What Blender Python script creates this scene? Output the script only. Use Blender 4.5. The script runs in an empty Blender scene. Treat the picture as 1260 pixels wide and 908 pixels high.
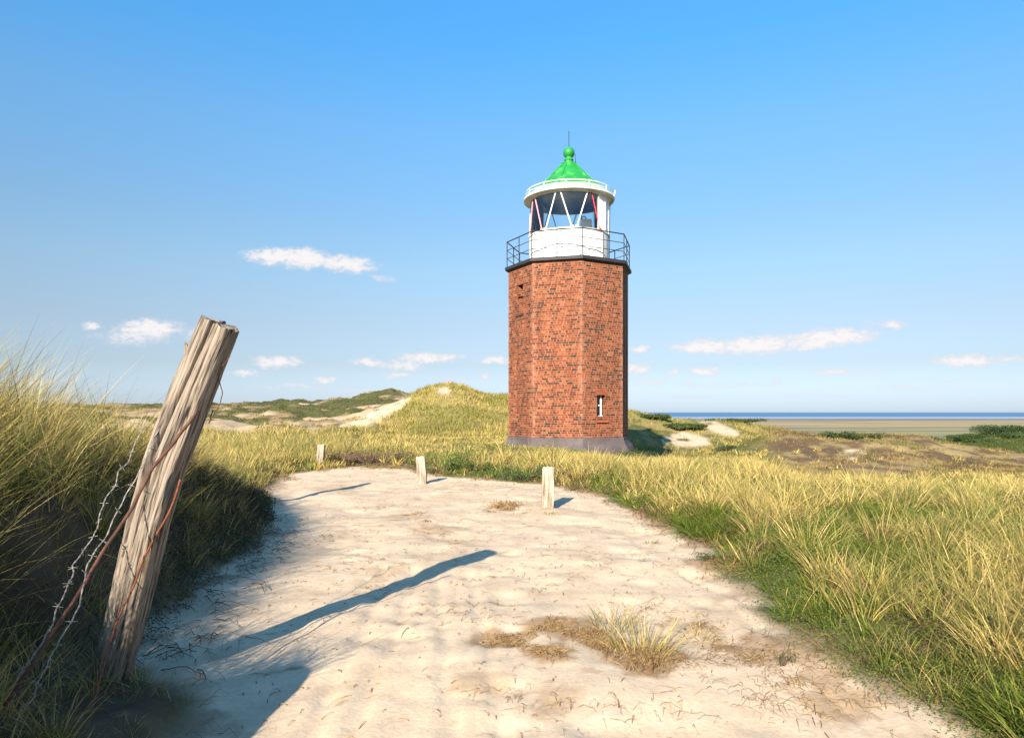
import bpy, bmesh, math, random
import numpy as np
from mathutils import Vector, Matrix, noise as mnoise

rng = np.random.default_rng(7)
random.seed(7)
scene = bpy.context.scene
COL = scene.collection
R = math.radians

# ------------------------------------------------------------------ camera
F, CX, HY, EYE = 850.0, 630.0, 507.0, 1.6       # focal length and horizon measured in photo pixels (1260 wide)
cam_d = bpy.data.cameras.new("camera")
cam_d.sensor_width = 36.0
cam_d.lens = F / 1260 * 36.0
cam_d.shift_y = (HY - 454.0) / 1260.0
cam_d.clip_start = 0.05
cam_d.clip_end = 200000
cam = bpy.data.objects.new("camera", cam_d)
COL.objects.link(cam)
cam.location = (0, 0, EYE)
cam.rotation_euler = (R(90), 0, 0)
scene.camera = cam

def P(px, py, d):
    return Vector(((px - CX) / F * d, d, EYE - (py - HY) / F * d))

# ------------------------------------------------------------------ sun + sky
SUN_EL, SUN_AZ = 26.0, 18.8
sdir = Vector((math.sin(R(SUN_AZ)) * math.cos(R(SUN_EL)), math.cos(R(SUN_AZ)) * math.cos(R(SUN_EL)), -math.sin(R(SUN_EL))))
sun_d = bpy.data.lights.new("sun", 'SUN')
sun_d.energy = 5.0
sun_d.angle = R(0.5)
sun_d.color = (1.0, 0.88, 0.72)
sun = bpy.data.objects.new("sun", sun_d)
COL.objects.link(sun)
sun.location = (-20, -60, 40)
sun.rotation_euler = sdir.to_track_quat('-Z', 'Y').to_euler()

scene.view_settings.view_transform = 'Standard'
scene.view_settings.look = 'None'
scene.view_settings.gamma = 1.0
scene.view_settings.use_curve_mapping = False
scene.view_settings.exposure = 1.2

world = bpy.data.worlds.new("World")
scene.world = world
world.use_nodes = True

class NT:
    """tiny helper for writing node trees"""
    def __init__(self, tree):
        self.t = tree
        tree.nodes.clear()
    def n(self, typ, **kw):
        nd = self.t.nodes.new(typ)
        for k, v in kw.items():
            setattr(nd, k, v)
        return nd
    def l(self, a, b):
        self.t.links.new(a, b)
    def put(self, sock, v):
        if isinstance(v, bpy.types.NodeSocket):
            self.l(v, sock)
        elif v is not None:
            sock.default_value = v
    def m(self, op, a, b=None, c=None, clamp=False):
        nd = self.n('ShaderNodeMath', operation=op, use_clamp=clamp)
        for s, v in zip(nd.inputs, (a, b, c)):
            self.put(s, v)
        return nd.outputs[0]
    def vm(self, op, a, b=None, scale=None):
        nd = self.n('ShaderNodeVectorMath', operation=op)
        self.put(nd.inputs[0], a)
        self.put(nd.inputs[1], b)
        if scale is not None:
            self.put(nd.inputs['Scale'], scale)
        return nd.outputs[1] if op in ('LENGTH', 'DOT_PRODUCT') else nd.outputs[0]
    def noise(self, vec, scale, detail=4, rough=0.55, dist=0.0):
        nd = self.n('ShaderNodeTexNoise')
        self.put(nd.inputs['Vector'], vec)
        self.put(nd.inputs['Scale'], scale)
        nd.inputs['Detail'].default_value = detail
        nd.inputs['Roughness'].default_value = rough
        nd.inputs['Distortion'].default_value = dist
        return nd
    def mapr(self, v, a, b, c=0.0, d=1.0, smooth=True):
        nd = self.n('ShaderNodeMapRange', interpolation_type='SMOOTHSTEP' if smooth else 'LINEAR')
        self.put(nd.inputs[0], v)
        for i, x in enumerate((a, b, c, d)):
            nd.inputs[i + 1].default_value = x
        return nd.outputs[0]
    def mix(self, f, a, b, mode='MIX'):
        nd = self.n('ShaderNodeMix', data_type='RGBA', blend_type=mode)
        self.put(nd.inputs[0], f)
        self.put(nd.inputs[6], a)
        self.put(nd.inputs[7], b)
        return nd.outputs[2]
    def ramp(self, f, stops, interp='LINEAR'):
        nd = self.n('ShaderNodeValToRGB')
        cr = nd.color_ramp
        cr.interpolation = interp
        while len(cr.elements) > 1:
            cr.elements.remove(cr.elements[-1])
        cr.elements[0].position = stops[0][0]
        cr.elements[0].color = (*stops[0][1], 1)
        for p, c in stops[1:]:
            e = cr.elements.new(p)
            e.color = (*c, 1)
        self.put(nd.inputs[0], f)
        return nd.outputs[0]

def build_world():
    w = NT(world.node_tree)
    sky = w.n('ShaderNodeTexSky', sky_type='NISHITA')
    sky.sun_disc = False
    sky.sun_elevation = R(SUN_EL)
    sky.sun_rotation = R(180 + SUN_AZ)
    sky.altitude = 0
    sky.air_density = 1.0
    sky.dust_density = 0.6
    sky.ozone_density = 2.5
    bg = w.n('ShaderNodeBackground')
    # clear maritime air: grade the sky by elevation (deeper blue overhead, less glare at the horizon)
    tc = w.n('ShaderNodeTexCoord')
    sep = w.n('ShaderNodeSeparateXYZ')
    w.l(tc.outputs['Generated'], sep.inputs[0])
    K = 1.5
    grade = [(0.0, (.50, .60, .92)), (.02, (.46, .535, .80)), (.066, (.46, .46, .545)), (.123, (.555, .515, .53)), (.20, (.635, .655, .625)),
             (.265, (.62, .73, .735)), (.374, (.60, .90, .97)), (.469, (.44, 1.01, 1.21)), (.52, (.43, 1.05, 1.30)), (1.0, (.55, 1.0, 1.3))]
    gcol = w.ramp(sep.outputs[2], [(p, tuple(c / K for c in col)) for p, col in grade])
    w.l(w.mix(1.0, sky.outputs[0], gcol, 'MULTIPLY'), bg.inputs[0])
    bg.inputs[1].default_value = 0.10 * K
    # fair-weather clouds, laid out over the sky by direction
    yy = w.m('MAXIMUM', sep.outputs[1], 0.05)
    u = w.m('DIVIDE', sep.outputs[0], yy)
    v = w.m('DIVIDE', sep.outputs[2], yy)
    cmb = w.n('ShaderNodeCombineXYZ')
    w.l(u, cmb.inputs[0]); w.l(v, cmb.inputs[1])
    uv = cmb.outputs[0]
    wob = w.noise(uv, 42.0, 3, 0.55)
    off = w.vm('SUBTRACT', wob.outputs['Color'], (0.5, 0.5, 0.5))
    off = w.vm('MULTIPLY', off, (0.030, 0.016, 0.0))
    wob2 = w.noise(uv, 150.0, 3, 0.6)
    off2 = w.vm('MULTIPLY', w.vm('SUBTRACT', wob2.outputs['Color'], (0.5, 0.5, 0.5)), (0.009, 0.0065, 0.0))
    uvd = w.vm('ADD', w.vm('ADD', uv, off), off2)
    clouds = [(335, 316, 42, 10, 1.0, 3), (375, 318, 44, 12, 1.1, 4), (425, 325, 42, 11, 1.0, 5),
              (470, 343, 22, 5, .45, 10), (183, 405, 46, 13, 1.0, 0), (165, 415, 60, 12, .55, 0), (113, 400, 15, 6, .85, 0),
              (240, 412, 22, 12, .4, 0), (342, 445, 36, 8, .95, 0), (301, 458, 22, 5, .7, 0), (401, 467, 18, 5, .75, 0),
              (455, 446, 28, 6, .75, 3), (528, 439, 46, 7, 1.0, 0), (497, 450, 28, 8, .8, 0), (487, 462, 26, 5, .6, 0),
              (610, 442, 22, 5, .9, 0), (596, 463, 10, 5, .7, 0), (571, 467, 9, 5, .6, 0),
              (868, 427, 52, 10, 1.0, 0), (930, 425, 62, 13, 1.1, -2), (1020, 416, 68, 12, 1.05, -4), (1000, 424, 60, 8, .8, -4),
              (788, 430, 17, 6, .95, 0), (783, 454, 22, 9, .75, 0), (863, 456, 24, 7, .9, 0), (826, 457, 12, 5, .65, 0),
              (1025, 457, 32, 6, .65, 0), (1065, 458, 40, 5, .45, 0), (1188, 443, 46, 9, .95, -2), (1240, 441, 40, 6, .6, 0),
              (1099, 399, 18, 6, .85, 0), (1075, 396, 20, 5, .4, 0), (956, 470, 14, 6, .55, 0), (800, 470, 32, 6, .5, 0), (852, 473, 26, 5, .4, 0),
              (50, 470, 40, 6, .5, 0), (360, 476, 60, 5, .4, 0), (440, 480, 46, 4, .4, 0), (545, 466, 30, 4, .4, 0), (905, 474, 60, 5, .4, 0), (1120, 476, 60, 5, .4, 0), (1000, 486, 80, 4, .35, 0), (1180, 468, 40, 4, .4, 0), (840, 488, 50, 4, .35, 0)]
    acc = None
    for (px, py, a, b, op, rot) in clouds:
        mp = w.n('ShaderNodeMapping', vector_type='TEXTURE')
        w.l(uvd, mp.inputs[0])
        mp.inputs['Location'].default_value = ((px - CX) / F, (HY - py) / F, 0)
        mp.inputs['Rotation'].default_value = (0, 0, R(-rot))
        mp.inputs['Scale'].default_value = (a * 1.25 / F, b * 1.35 / F, 1)
        gr = w.n('ShaderNodeTexGradient', gradient_type='SPHERICAL')
        w.l(mp.outputs[0], gr.inputs[0])
        val = w.m('MULTIPLY', gr.outputs[1], op)
        acc = val if acc is None else w.m('MAXIMUM', acc, val)
    fine = w.noise(w.vm('MULTIPLY', uv, (.75, 1.5, 1)), 105.0, 6, 0.66)
    acc2 = w.m('MULTIPLY', acc, w.mapr(fine.outputs[0], 0.28, 0.72, 0.35, 1.5, False))
    dens = w.mapr(acc2, 0.04, 0.58, 0.0, 0.95)
    front = w.m('GREATER_THAN', sep.outputs[1], 0.05)
    up = w.m('GREATER_THAN', sep.outputs[2], 0.0)
    dens = w.m('MULTIPLY', w.m('MULTIPLY', dens, front), up)
    cb = w.n('ShaderNodeBackground')
    w.l(w.ramp(acc2, [(.15, (.74, .76, .83)), (.75, (.97, .93, .93))]), cb.inputs[0])
    cb.inputs[1].default_value = 0.44
    mx = w.n('ShaderNodeMixShader')
    w.l(dens, mx.inputs[0]); w.l(bg.outputs[0], mx.inputs[1]); w.l(cb.outputs[0], mx.inputs[2])
    out = w.n('ShaderNodeOutputWorld')
    w.l(mx.outputs[0], out.inputs[0])
build_world()

# ------------------------------------------------------------------ tagging helpers
def tag(o, label=None, cat=None, group=None, kind=None):
    if label: o['label'] = label
    if cat: o['category'] = cat
    if group: o['group'] = group
    if kind: o['kind'] = kind
    return o

def empty(name, loc, rz=0.0):
    o = bpy.data.objects.new(name, None)
    COL.objects.link(o)
    o.location = loc
    o.rotation_euler = (0, 0, rz)
    o.empty_display_size = 0.2
    return o

def link_mesh(name, me, mat, parent=None, smooth=False):
    if mat: me.materials.append(mat)
    if smooth:
        me.polygons.foreach_set('use_smooth', np.ones(len(me.polygons), dtype=bool))
    o = bpy.data.objects.new(name, me)
    COL.objects.link(o)
    if parent: o.parent = parent
    return o

def from_bm(name, bm, mat, parent=None, smooth=False):
    me = bpy.data.meshes.new(name)
    bm.normal_update()
    bm.to_mesh(me)
    bm.free()
    return link_mesh(name, me, mat, parent, smooth)

def np_mesh(name, verts, quads, col=None, extra=None):
    """fast mesh from numpy arrays: quads (M,4) or (M,3)"""
    me = bpy.data.meshes.new(name)
    k = quads.shape[1]
    me.vertices.add(len(verts))
    me.vertices.foreach_set('co', np.ascontiguousarray(verts, dtype=np.float32).ravel())
    me.loops.add(quads.size)
    me.loops.foreach_set('vertex_index', np.ascontiguousarray(quads, dtype=np.int32).ravel())
    me.polygons.add(len(quads))
    me.polygons.foreach_set('loop_start', np.arange(0, quads.size, k, dtype=np.int32))
    me.polygons.foreach_set('loop_total', np.full(len(quads), k, dtype=np.int32))
    if col is not None:
        a = me.attributes.new('Col', 'FLOAT_COLOR', 'POINT')
        c4 = np.ones((len(verts), 4), dtype=np.float32)
        c4[:, :3] = col
        a.data.foreach_set('color', c4.ravel())
    for nm, arr in (extra or {}).items():
        a = me.attributes.new(nm, 'FLOAT', 'POINT')
        a.data.foreach_set('value', np.ascontiguousarray(arr, dtype=np.float32))
    me.update(calc_edges=True)
    return me

# ------------------------------------------------------------------ numpy noise
_perm = np.random.default_rng(3).random((256, 256))
def vnoise(x, y):
    xi = np.floor(x).astype(np.int64); yi = np.floor(y).astype(np.int64)
    fx = x - xi; fy = y - yi
    fx = fx * fx * fx * (fx * (fx * 6 - 15) + 10); fy = fy * fy * fy * (fy * (fy * 6 - 15) + 10)
    a = _perm[xi & 255, yi & 255]; b = _perm[(xi + 1) & 255, yi & 255]
    c = _perm[xi & 255, (yi + 1) & 255]; d = _perm[(xi + 1) & 255, (yi + 1) & 255]
    return (a * (1 - fx) + b * fx) * (1 - fy) + (c * (1 - fx) + d * fx) * fy
def fbm(x, y, oct=4, gain=0.5):
    s = 0; amp = 1; tot = 0
    for i in range(oct):
        s = s + amp * vnoise(x * 2 ** i + 17.3 * i, y * 2 ** i + 41.7 * i)
        tot += amp; amp *= gain
    return s / tot * 2 - 1
def sst(a, b, x):
    t = np.clip((x - a) / (b - a), 0, 1)
    return t * t * (3 - 2 * t)

def poly_sd(x, y, poly):
    """signed distance, positive inside"""
    x = np.asarray(x, float); y = np.asarray(y, float)
    best = np.full(x.shape, 1e18); inside = np.zeros(x.shape, bool)
    n = len(poly)
    for i in range(n):
        ax, ay = poly[i]; bx, by = poly[(i + 1) % n]
        ex, ey = bx - ax, by - ay
        t = np.clip(((x - ax) * ex + (y - ay) * ey) / (ex * ex + ey * ey + 1e-12), 0, 1)
        d = (x - ax - t * ex) ** 2 + (y - ay - t * ey) ** 2
        best = np.minimum(best, d)
        if ay != by:
            c = ((ay > y) != (by > y)) & (x < (bx - ax) * (y - ay) / (by - ay) + ax)
            inside ^= c
    d = np.sqrt(best)
    return np.where(inside, d, -d)

# ------------------------------------------------------------------ terrain shape
SAND = [(2.2, -14), (2.5, 2.5), (2.42, 3.66), (2.32, 4), (2.28, 4.6), (2.2, 5.2), (2.18, 6.4), (2.28, 8.3), (2.22, 10.2), (1.95, 13.0), (1.2, 14.4),
        (.19, 15.6), (-1.4, 16.8), (-3, 19.0), (-4.7, 19.6), (-5.7, 17.5), (-5.5, 15.6), (-4.75, 12.6), (-3.65, 10.2),
        (-3.0, 7.4), (-2.75, 5.4), (-2.3, 4.3), (-1.95, 3.8), (-1.65, 3.3), (-1.45, 2.2), (-1.5, -14)]
def sand_sd(x, y):
    x = np.asarray(x, float); y = np.asarray(y, float)
    out = np.full(x.shape, -50.0)
    m = (np.abs(x) < 30) & (y < 45) & (y > -40)
    xs, ys = x[m], y[m]
    s = poly_sd(xs, ys, SAND) + 0.22 * fbm(xs / 0.9, ys / 0.9 + 5, 3) + 0.16 * fbm(xs / 0.3, ys / 0.3 + 9, 2)
    out[m] = s
    return out

def ridge(px, y, pts, yc, wf, wb, base):
    pxs = [p[0] for p in pts]; zs = [EYE - (p[1] - HY) / F * yc for p in pts]
    zc = np.interp(px, pxs, zs)
    t = np.where(y < yc, (yc - y) / wf, (y - yc) / wb)
    s = 1 - np.clip(t, 0, 1)
    s = s * s * (3 - 2 * s) * 0.55 + 0.45 * s
    return np.maximum(zc - base, 0) * s

A_R = [(-300, 502), (100, 500), (260, 500), (330, 499), (390, 496), (432, 491), (465, 481), (482, 478), (498, 483), (530, 492), (600, 500), (660, 507), (720, 520), (800, 620)]
B_R = [(330, 540), (400, 531), (440, 517), (480, 501), (505, 488), (522, 479), (540, 475), (556, 473), (572, 476), (588, 484), (605, 487), (640, 488), (700, 497), (760, 507), (800, 520), (850, 540), (920, 640)]
M_R = [(660, 525), (720, 505), (775, 513), (800, 518), (832, 522), (862, 519), (885, 518), (915, 521), (940, 528), (965, 531), (1010, 547), (1070, 640)]
H_R = [(840, 640), (880, 562), (915, 548), (937, 542), (994, 540), (1040, 538), (1060, 535), (1091, 538), (1137, 542), (1166, 549), (1230, 560), (1330, 572)]
G_R = [(1030, 650), (1080, 562), (1140, 549), (1174, 542), (1200, 537), (1230, 533), (1270, 530), (1500, 526)]

def base_far(px, y):
    left = np.interp(y, [0, 22, 40, 60, 150, 300, 700, 9000], [0, 0.05, .1, .3, 1.0, -6, -24, -24])
    right = np.interp(y, [0, 16, 25, 34, 60, 100, 220, 520, 760, 2450, 3000, 9000], [0, -.1, -.45, -1.1, -2.2, -4.5, -12, -21.5, -24, -24, -25.6, -27])
    f = sst(640, 860, px)
    return left * (1 - f) + right * f

def Hm(x, y):
    """ground height and the sand signed distance"""
    x = np.asarray(x, float); y = np.asarray(y, float)
    ys = np.maximum(y, 2.0)
    px = CX + F * x / ys
    px = np.where(y < 2, CX + (px - CX) * 0 + np.sign(x) * 400, px)
    sd = sand_sd(x, y)
    near = 1 - sst(18, 34, y)
    b = base_far(px, y)
    # near-field right slope away
    b = b - near * 0.30 * sst(4, 14, x) * sst(5, 12, y)
    h = b.copy()
    h += 0.05 * fbm(x / 2.3, y / 2.3, 3) * (1 - sst(60, 120, y))
    far = sst(20, 36, y)
    h += far * (0.35 * fbm(x / 9, y / 9, 4) * (1 - sst(180, 500, y)))
    h = h - .50 * sst(915, 1010, px) * sst(11, 22, y) * (1 - sst(42, 55, y))
    b = b - .50 * sst(915, 1010, px) * sst(11, 22, y) * (1 - sst(42, 55, y))
    # ridges
    for pts, yc, wf, wb, g in ((A_R, 130, 62, 90, 1), (B_R, 76, 34, 45, 1), (M_R, 62, 20, 40, 1), (H_R, 50, 17, 30, 1), (G_R, 80, 24, 60, 1)):
        m = (y > 20) & (y < yc + wb)
        zz = np.zeros_like(h)
        zz[m] = ridge(px[m], y[m], pts, yc, wf, wb, b[m])
        if yc == 130:
            zz = zz * (1 + 0.14 * fbm(x / 14, y / 14, 3))
        h = np.maximum(h, b + zz + (h - b) * 0.35)
    lf = sst(30, 44, y) * (1 - sst(430, 520, px)) * (y < 260)
    h += lf * (1.0 * np.abs(fbm(x / 5.5 + 3, y / 5.5, 3)) + .55 * fbm(x / 2.4, y / 2.4, 3))
    rt = sst(36, 44, y) * sst(900, 960, px) * (y < 75)
    h += rt * (.30 * fbm(x / 1.7, y / 2.2, 3) + .3 * fbm(x / 4, y / 5, 2))
    # left bank beside the path
    out = np.maximum(-sd, 0)
    isl = (x < np.interp(y, [-20, 3, 8, 13, 16, 22, 40], [-1.0, -1.0, -1.8, -3.4, -4.4, -8, -16]))
    hb = np.interp(y, [-6, 2, 3.2, 4, 6, 8, 10, 13, 18, 25, 40], [.7, .75, .85, 1.10, 1.22, 1.12, .74, .36, .2, .1, 0])
    hole = sst(2.0, 2.5, y) * (1 - sst(3.9, 4.6, y))                  # low apron under the fence wires
    push = hole * .62
    st = sst(0.0, 0.85, out - push) 
    bank = hole * .16 * sst(0, .5, out) + hb * (0.85 * st + 0.25 * sst(0.9, 3.0, out) + .12 * fbm(x / .8, y / .8, 3) * st)
    bank = bank + .50 * np.exp(-((x + 2.11) ** 2 + (y - 1.98) ** 2) / (2 * .35 ** 2))   # unseen hummock added beside the camera to shade the path
    h = np.where(isl, h + bank, h)
    # right shoulder
    isr = ~isl & (y < 30)
    h = np.where(isr, h + 0.14 * sst(0.0, 0.7, out) * near, h)
    # sand surface
    ins = sst(-0.3, 0.5, sd)
    dd = np.sqrt(x * x + y * y)
    tread = -0.014 * np.clip(fbm(x / .33, y / .33 + 3, 2) - .12, 0, 1) * 2 + 0.0045 * fbm(x / .16 + 7, y / .16, 2)
    humps = .026 * fbm(x / 1.0 + 8, y / 1.3, 3) - .018 * sst(.15, .6, fbm(x / .42 + 1, y / .5, 2))
    lines = 0
    for (x0_, y0_, x1_, y1_, k_) in ((-.95, 3.0, -2.5, 14.0, .25), (-.75, 3.0, -2.2, 14.5, .30), (-.2, 3.0, -1.3, 15, -.25), (.05, 3.0, -.9, 15, -.2), (2.0, 6.0, -2.4, 17, .5), (1.9, 5.0, .4, 15.5, .3)):
        t_ = np.clip((y - y0_) / (y1_ - y0_), 0, 1)
        xl = x0_ + (x1_ - x0_) * t_ + k_ * np.sin(np.pi * t_) + .05 * fbm(y / .8, y * 0 + k_, 2)
        w_ = .05 + .02 * fbm(x / .3, y / .5 + 4, 2)
        lines = lines - .014 * np.exp(-((x - xl) / w_) ** 2) + .008 * np.exp(-((np.abs(x - xl) - .08) / .035) ** 2)
    h = h + ins * (humps + lines * (1 - sst(5.5, 9, y))) * (1 - sst(15, 24, dd))
    h = h + ins * (tread * (1 - sst(14, 24, dd)) + 0.03 * fbm(x / 1.1 + 4, y / 1.1, 2))
    h = h - 0.03 * sst(-.1, .5, sd)
    return h, sd

def ground(x, y):
    return Hm(np.atleast_1d(np.asarray(x, float)), np.atleast_1d(np.asarray(y, float)))[0]
def gz(x, y):
    return float(ground(x, y)[0])

def spaced(lo, hi, s0, flat0, flat1, g):
    out = [flat0]
    v = flat0
    while v < flat1:
        v += s0; out.append(v)
    e = v; ref = 6.0
    while v < hi:
        v += s0 * (1 + (v - e) / ref) ** g; out.append(v)
    v = flat0; neg = []
    while v > lo:
        v -= s0 * (1 + (flat0 - v) / ref) ** g; neg.append(v)
    return np.array(neg[::-1] + out)

gx = spaced(-7000, 7000, 0.045, -3.6, 3.4, 1.12)
gy = spaced(-40, 7000, 0.045, 2.4, 9.0, 1.12)
X, Y = np.meshgrid(gx, gy)
X = X.ravel(); Y = Y.ravel()
Z, SD = Hm(X, Y)
PX = CX + F * X / np.maximum(Y, 1.0)
PY = HY + F * (EYE - Z) / np.maximum(Y, 1.0)

def region(x, y, z):
    """what grows where (also used to plant the grass): returns dict of soft masks"""
    ys = np.maximum(y, 1.0)
    px = CX + F * x / ys; py = HY + F * (EYE - z) / ys
    wob = 9 * fbm(x / 3.0, y / 6.0, 3) + 9 * fbm(x / .8, y / 1.6, 3)
    far = y > 30
    def blob(poly, soft=3.0, k=1.0):
        s = poly_sd(px + wob * k, py + wob * .5 * k, poly)
        return sst(-soft, soft, s) * far
    m = {}
    slope = blob([(508, 486), (500, 503), (480, 513), (455, 522), (425, 529), (405, 532), (430, 520), (450, 508), (470, 499), (492, 491)], 3, .8)
    top = blob([(535, 479), (552, 475), (556, 483), (545, 486)], 3, .5)
    r1 = blob([(815, 537), (840, 530), (868, 538), (876, 548), (845, 551), (815, 545)], 3, .5)
    r2 = blob([(858, 517), (880, 518), (908, 530), (905, 537), (880, 532), (862, 524)], 3, .5)
    r3 = blob([(1030, 563), (1050, 553), (1068, 556), (1050, 566)], 3, .5)
    brk = sst(-.35, .05, fbm(x / 1.3 + 2, y / 2.0, 3) + .12)
    m['farsand'] = np.clip(slope * (.35 + .65 * brk) + top * brk + (r1 + r2 + r3) * brk, 0, 1)
    s4 = poly_sd(px + wob, py + wob * .4, [(1160, 596), (1180, 592), (1216, 600), (1214, 612), (1180, 609)])
    m['nearsand'] = sst(-4, 4, s4) * (y < 30) * (y > 8)
    m['heath'] = sst(925, 965, px) * sst(26, 31, y + 3 * fbm(x / 2, y / 2, 2)) * (y < 75)
    y0 = np.interp(px, [300, 400, 450, 520], [32, 36, 60, 86])
    m['back'] = sst(-3, 4, y - y0) * (y < 240) * (1 - sst(600, 760, px))
    band = fbm(x / 11 + 3, y / 7, 4) + .35 * fbm(x / 2.2, y / 2.2, 3)
    m['backdark'] = m['back'] * sst(.06, .20, band)
    m['backpale'] = m['back'] * sst(.04, .22, -band)
    m['mid'] = sst(760, 785, px) * (1 - sst(930, 950, px)) * (y > 38) * (y < 90)
    m['green'] = sst(1140, 1165, px) * (y > 56) * (y < 200)
    return m

MATS = [(700, 5.25, .30, .75), (735, 5.0, .22, .7), (622, 4.95, .24, .7), (672, 4.6, .20, .7), (790, 4.6, .34, .8), (622, 11.7, .32, .7), (545, 9.6, .35, .5), (890, 4.95, .24, .4), (950, 4.75, .26, .42),
        (1020, 4.5, .24, .4), (860, 5.4, .2, .4), (690, 3.9, .22, .5), (590, 4.1, .2, .4), (1040, 3.95, .3, .6), (880, 7.3, .34, .6), (500, 10.7, .4, .4), (410, 14.5, .6, .4), (470, 6.9, .25, .35)]
def terrain_colour():
    n1 = fbm(X / 1.7, Y / 1.7, 4); n2 = fbm(X / 0.25, Y / 0.25, 3); n3 = fbm(X / 12, Y / 12, 4)
    def c(*v): return np.array(v)[None, :]
    def mixc(a, b, f): return a * (1 - f[:, None]) + b * f[:, None]
    col = np.repeat(c(.13, .095, .045), len(X), 0)
    col = mixc(col, c(.055, .065, .02), sst(-.15, .25, n1) * .85)
    col = mixc(col, c(.24, .18, .085), sst(.1, .5, n2) * .45)
    far = sst(35, 60, Y)
    fcol = mixc(np.repeat(c(.30, .235, .085), len(X), 0), c(.15, .145, .042), sst(-.1, .35, n3 + .4 * n1))
    col = mixc(col, fcol, far)
    m = region(X, Y, Z)
    hb = mixc(np.repeat(c(.11, .068, .042), len(X), 0), c(.30, .22, .10), sst(-.05, .4, n1 + .5 * n3))
    hb = mixc(hb, c(.07, .075, .026), sst(.1, .4, -n3))
    col = mixc(col, hb, m['heath'] * .9)
    col = mixc(col, c(.25, .18, .095), m['back'] * 1.0)
    col = mixc(col, c(.44, .33, .21), m['backpale'] * .85)
    col = mixc(col, c(.065, .075, .024), m['backdark'] * .9)
    col = mixc(col, c(.10, .10, .033), m['mid'] * sst(-.2, .2, n1 + n3) * .85)
    col = mixc(col, c(.045, .07, .018), m['green'] * .9)
    # marsh
    mar = sst(230, 420, Y)
    mn = fbm(X / 500, Y / 90, 4)
    mc = mixc(np.repeat(c(.30, .24, .125), len(X), 0), c(.41, .31, .19), sst(-.1, .3, mn))
    mc = mixc(mc, c(.20, .21, .085), (1 - sst(900, 1500, Y)) * .75 * sst(-.3, .2, mn))
    mc = mixc(mc, c(.15, .13, .09), sst(.05, .3, fbm(X / 420 + 9, Y / 55, 4)) * .65)
    mc = mixc(mc, c(.13, .115, .10), sst(2150, 2420, Y))
    col = mixc(col, mc, mar)
    # sand
    sn = fbm(X / .8, Y / .8, 4)
    sand = mixc(np.repeat(c(.60, .46, .315), len(X), 0), c(.53, .40, .27), sst(-.1, .45, sn))
    smask = sst(-0.12, 0.22, SD)
    fs = np.clip(m['farsand'] + .85 * m['nearsand'], 0, 1)
    col = mixc(col, c(.56, .42, .28), fs)
    lit = sst(.12, .5, fbm(X / .45 + 9, Y / .45, 4)) * sst(-.6, -.05, -np.abs(SD - .05)) * (Y < 30)
    bank_dark = (X < -1.2) * (Y < 16) * sst(.05, .3, -SD) * (1 - sst(1.0, 2.2, -SD))
    col = mixc(col, c(.075, .052, .034), bank_dark * .85)  # darker brown down the bank face next to the sand
    col = mixc(col, sand, smask)
    col = mixc(col, c(.25, .17, .10), lit * .7)
    fr = fbm(X / .16 + 3, Y / .16, 4)
    for (px_, d_, r_, k_) in MATS:
        g_ = np.exp(-(((X - (px_ - CX) / F * d_) ** 2 + (Y - d_) ** 2 * .8) / r_ ** 2))
        col = mixc(col, c(.30, .18, .085), sst(.30, .62, g_ + .55 * fr) * k_)
    return col.astype(np.float32), np.clip(smask + fs, 0, 1)

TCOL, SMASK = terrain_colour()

def mat_ground():
    m = bpy.data.materials.new("dune_ground"); m.use_nodes = True
    t = NT(m.node_tree)
    at = t.n('ShaderNodeAttribute', attribute_name='Col')
    sm = t.n('ShaderNodeAttribute', attribute_name='sand')
    geo = t.n('ShaderNodeNewGeometry')
    pos = geo.outputs['Position']
    n1 = t.noise(pos, 3.0, 6, .6); n2 = t.noise(pos, 28.0, 5, .6); n3 = t.noise(pos, 240.0, 3, .6)
    k = t.m('ADD', t.mapr(n1.outputs[0], .3, .7, .86, 1.12, False), t.mapr(n2.outputs[0], .3, .7, -.09, .09, False))
    k = t.m('ADD', k, t.mapr(n3.outputs[0], .3, .7, -.07, .07, False))
    col = t.mix(1.0, at.outputs['Color'], k, 'MULTIPLY')
    # bits of dry litter on the sand
    lit = t.noise(pos, 62.0, 3, .7, 1.2)
    zone = t.noise(pos, 1.6, 4, .6)
    lf = t.m('MULTIPLY', t.mapr(lit.outputs[0], .63, .72), t.mapr(zone.outputs[0], .50, .66))
    lf = t.m('MULTIPLY', lf, t.m('MULTIPLY', sm.outputs['Fac'], .6))
    col = t.mix(lf, col, (.20, .13, .08, 1))
    bs = t.n('ShaderNodeBsdfPrincipled')
    t.l(col, bs.inputs['Base Color'])
    bs.inputs['Roughness'].default_value = .95
    bs.inputs['Specular IOR Level'].default_value = .1
    hh = t.m('ADD', t.m('MULTIPLY', n2.outputs[0], .0075), t.m('MULTIPLY', n3.outputs[0], .0035))
    bmp = t.n('ShaderNodeBump'); bmp.inputs['Strength'].default_value = .75; bmp.inputs['Distance'].default_value = 1.0
    t.l(hh, bmp.inputs['Height']); t.l(bmp.outputs[0], bs.inputs['Normal'])
    o = t.n('ShaderNodeOutputMaterial'); t.l(bs.outputs[0], o.inputs[0])
    return m

def build_ground():
    nx, ny = len(gx), len(gy)
    idx = np.arange(nx * ny).reshape(ny, nx)
    q = np.stack([idx[:-1, :-1], idx[:-1, 1:], idx[1:, 1:], idx[1:, :-1]], -1).reshape(-1, 4)
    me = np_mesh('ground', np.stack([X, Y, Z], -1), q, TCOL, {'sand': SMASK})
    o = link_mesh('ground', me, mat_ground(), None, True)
    tag(o, 'sandy path and rolling dune ground running back to the marsh', 'ground', kind='structure')
build_ground()

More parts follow.
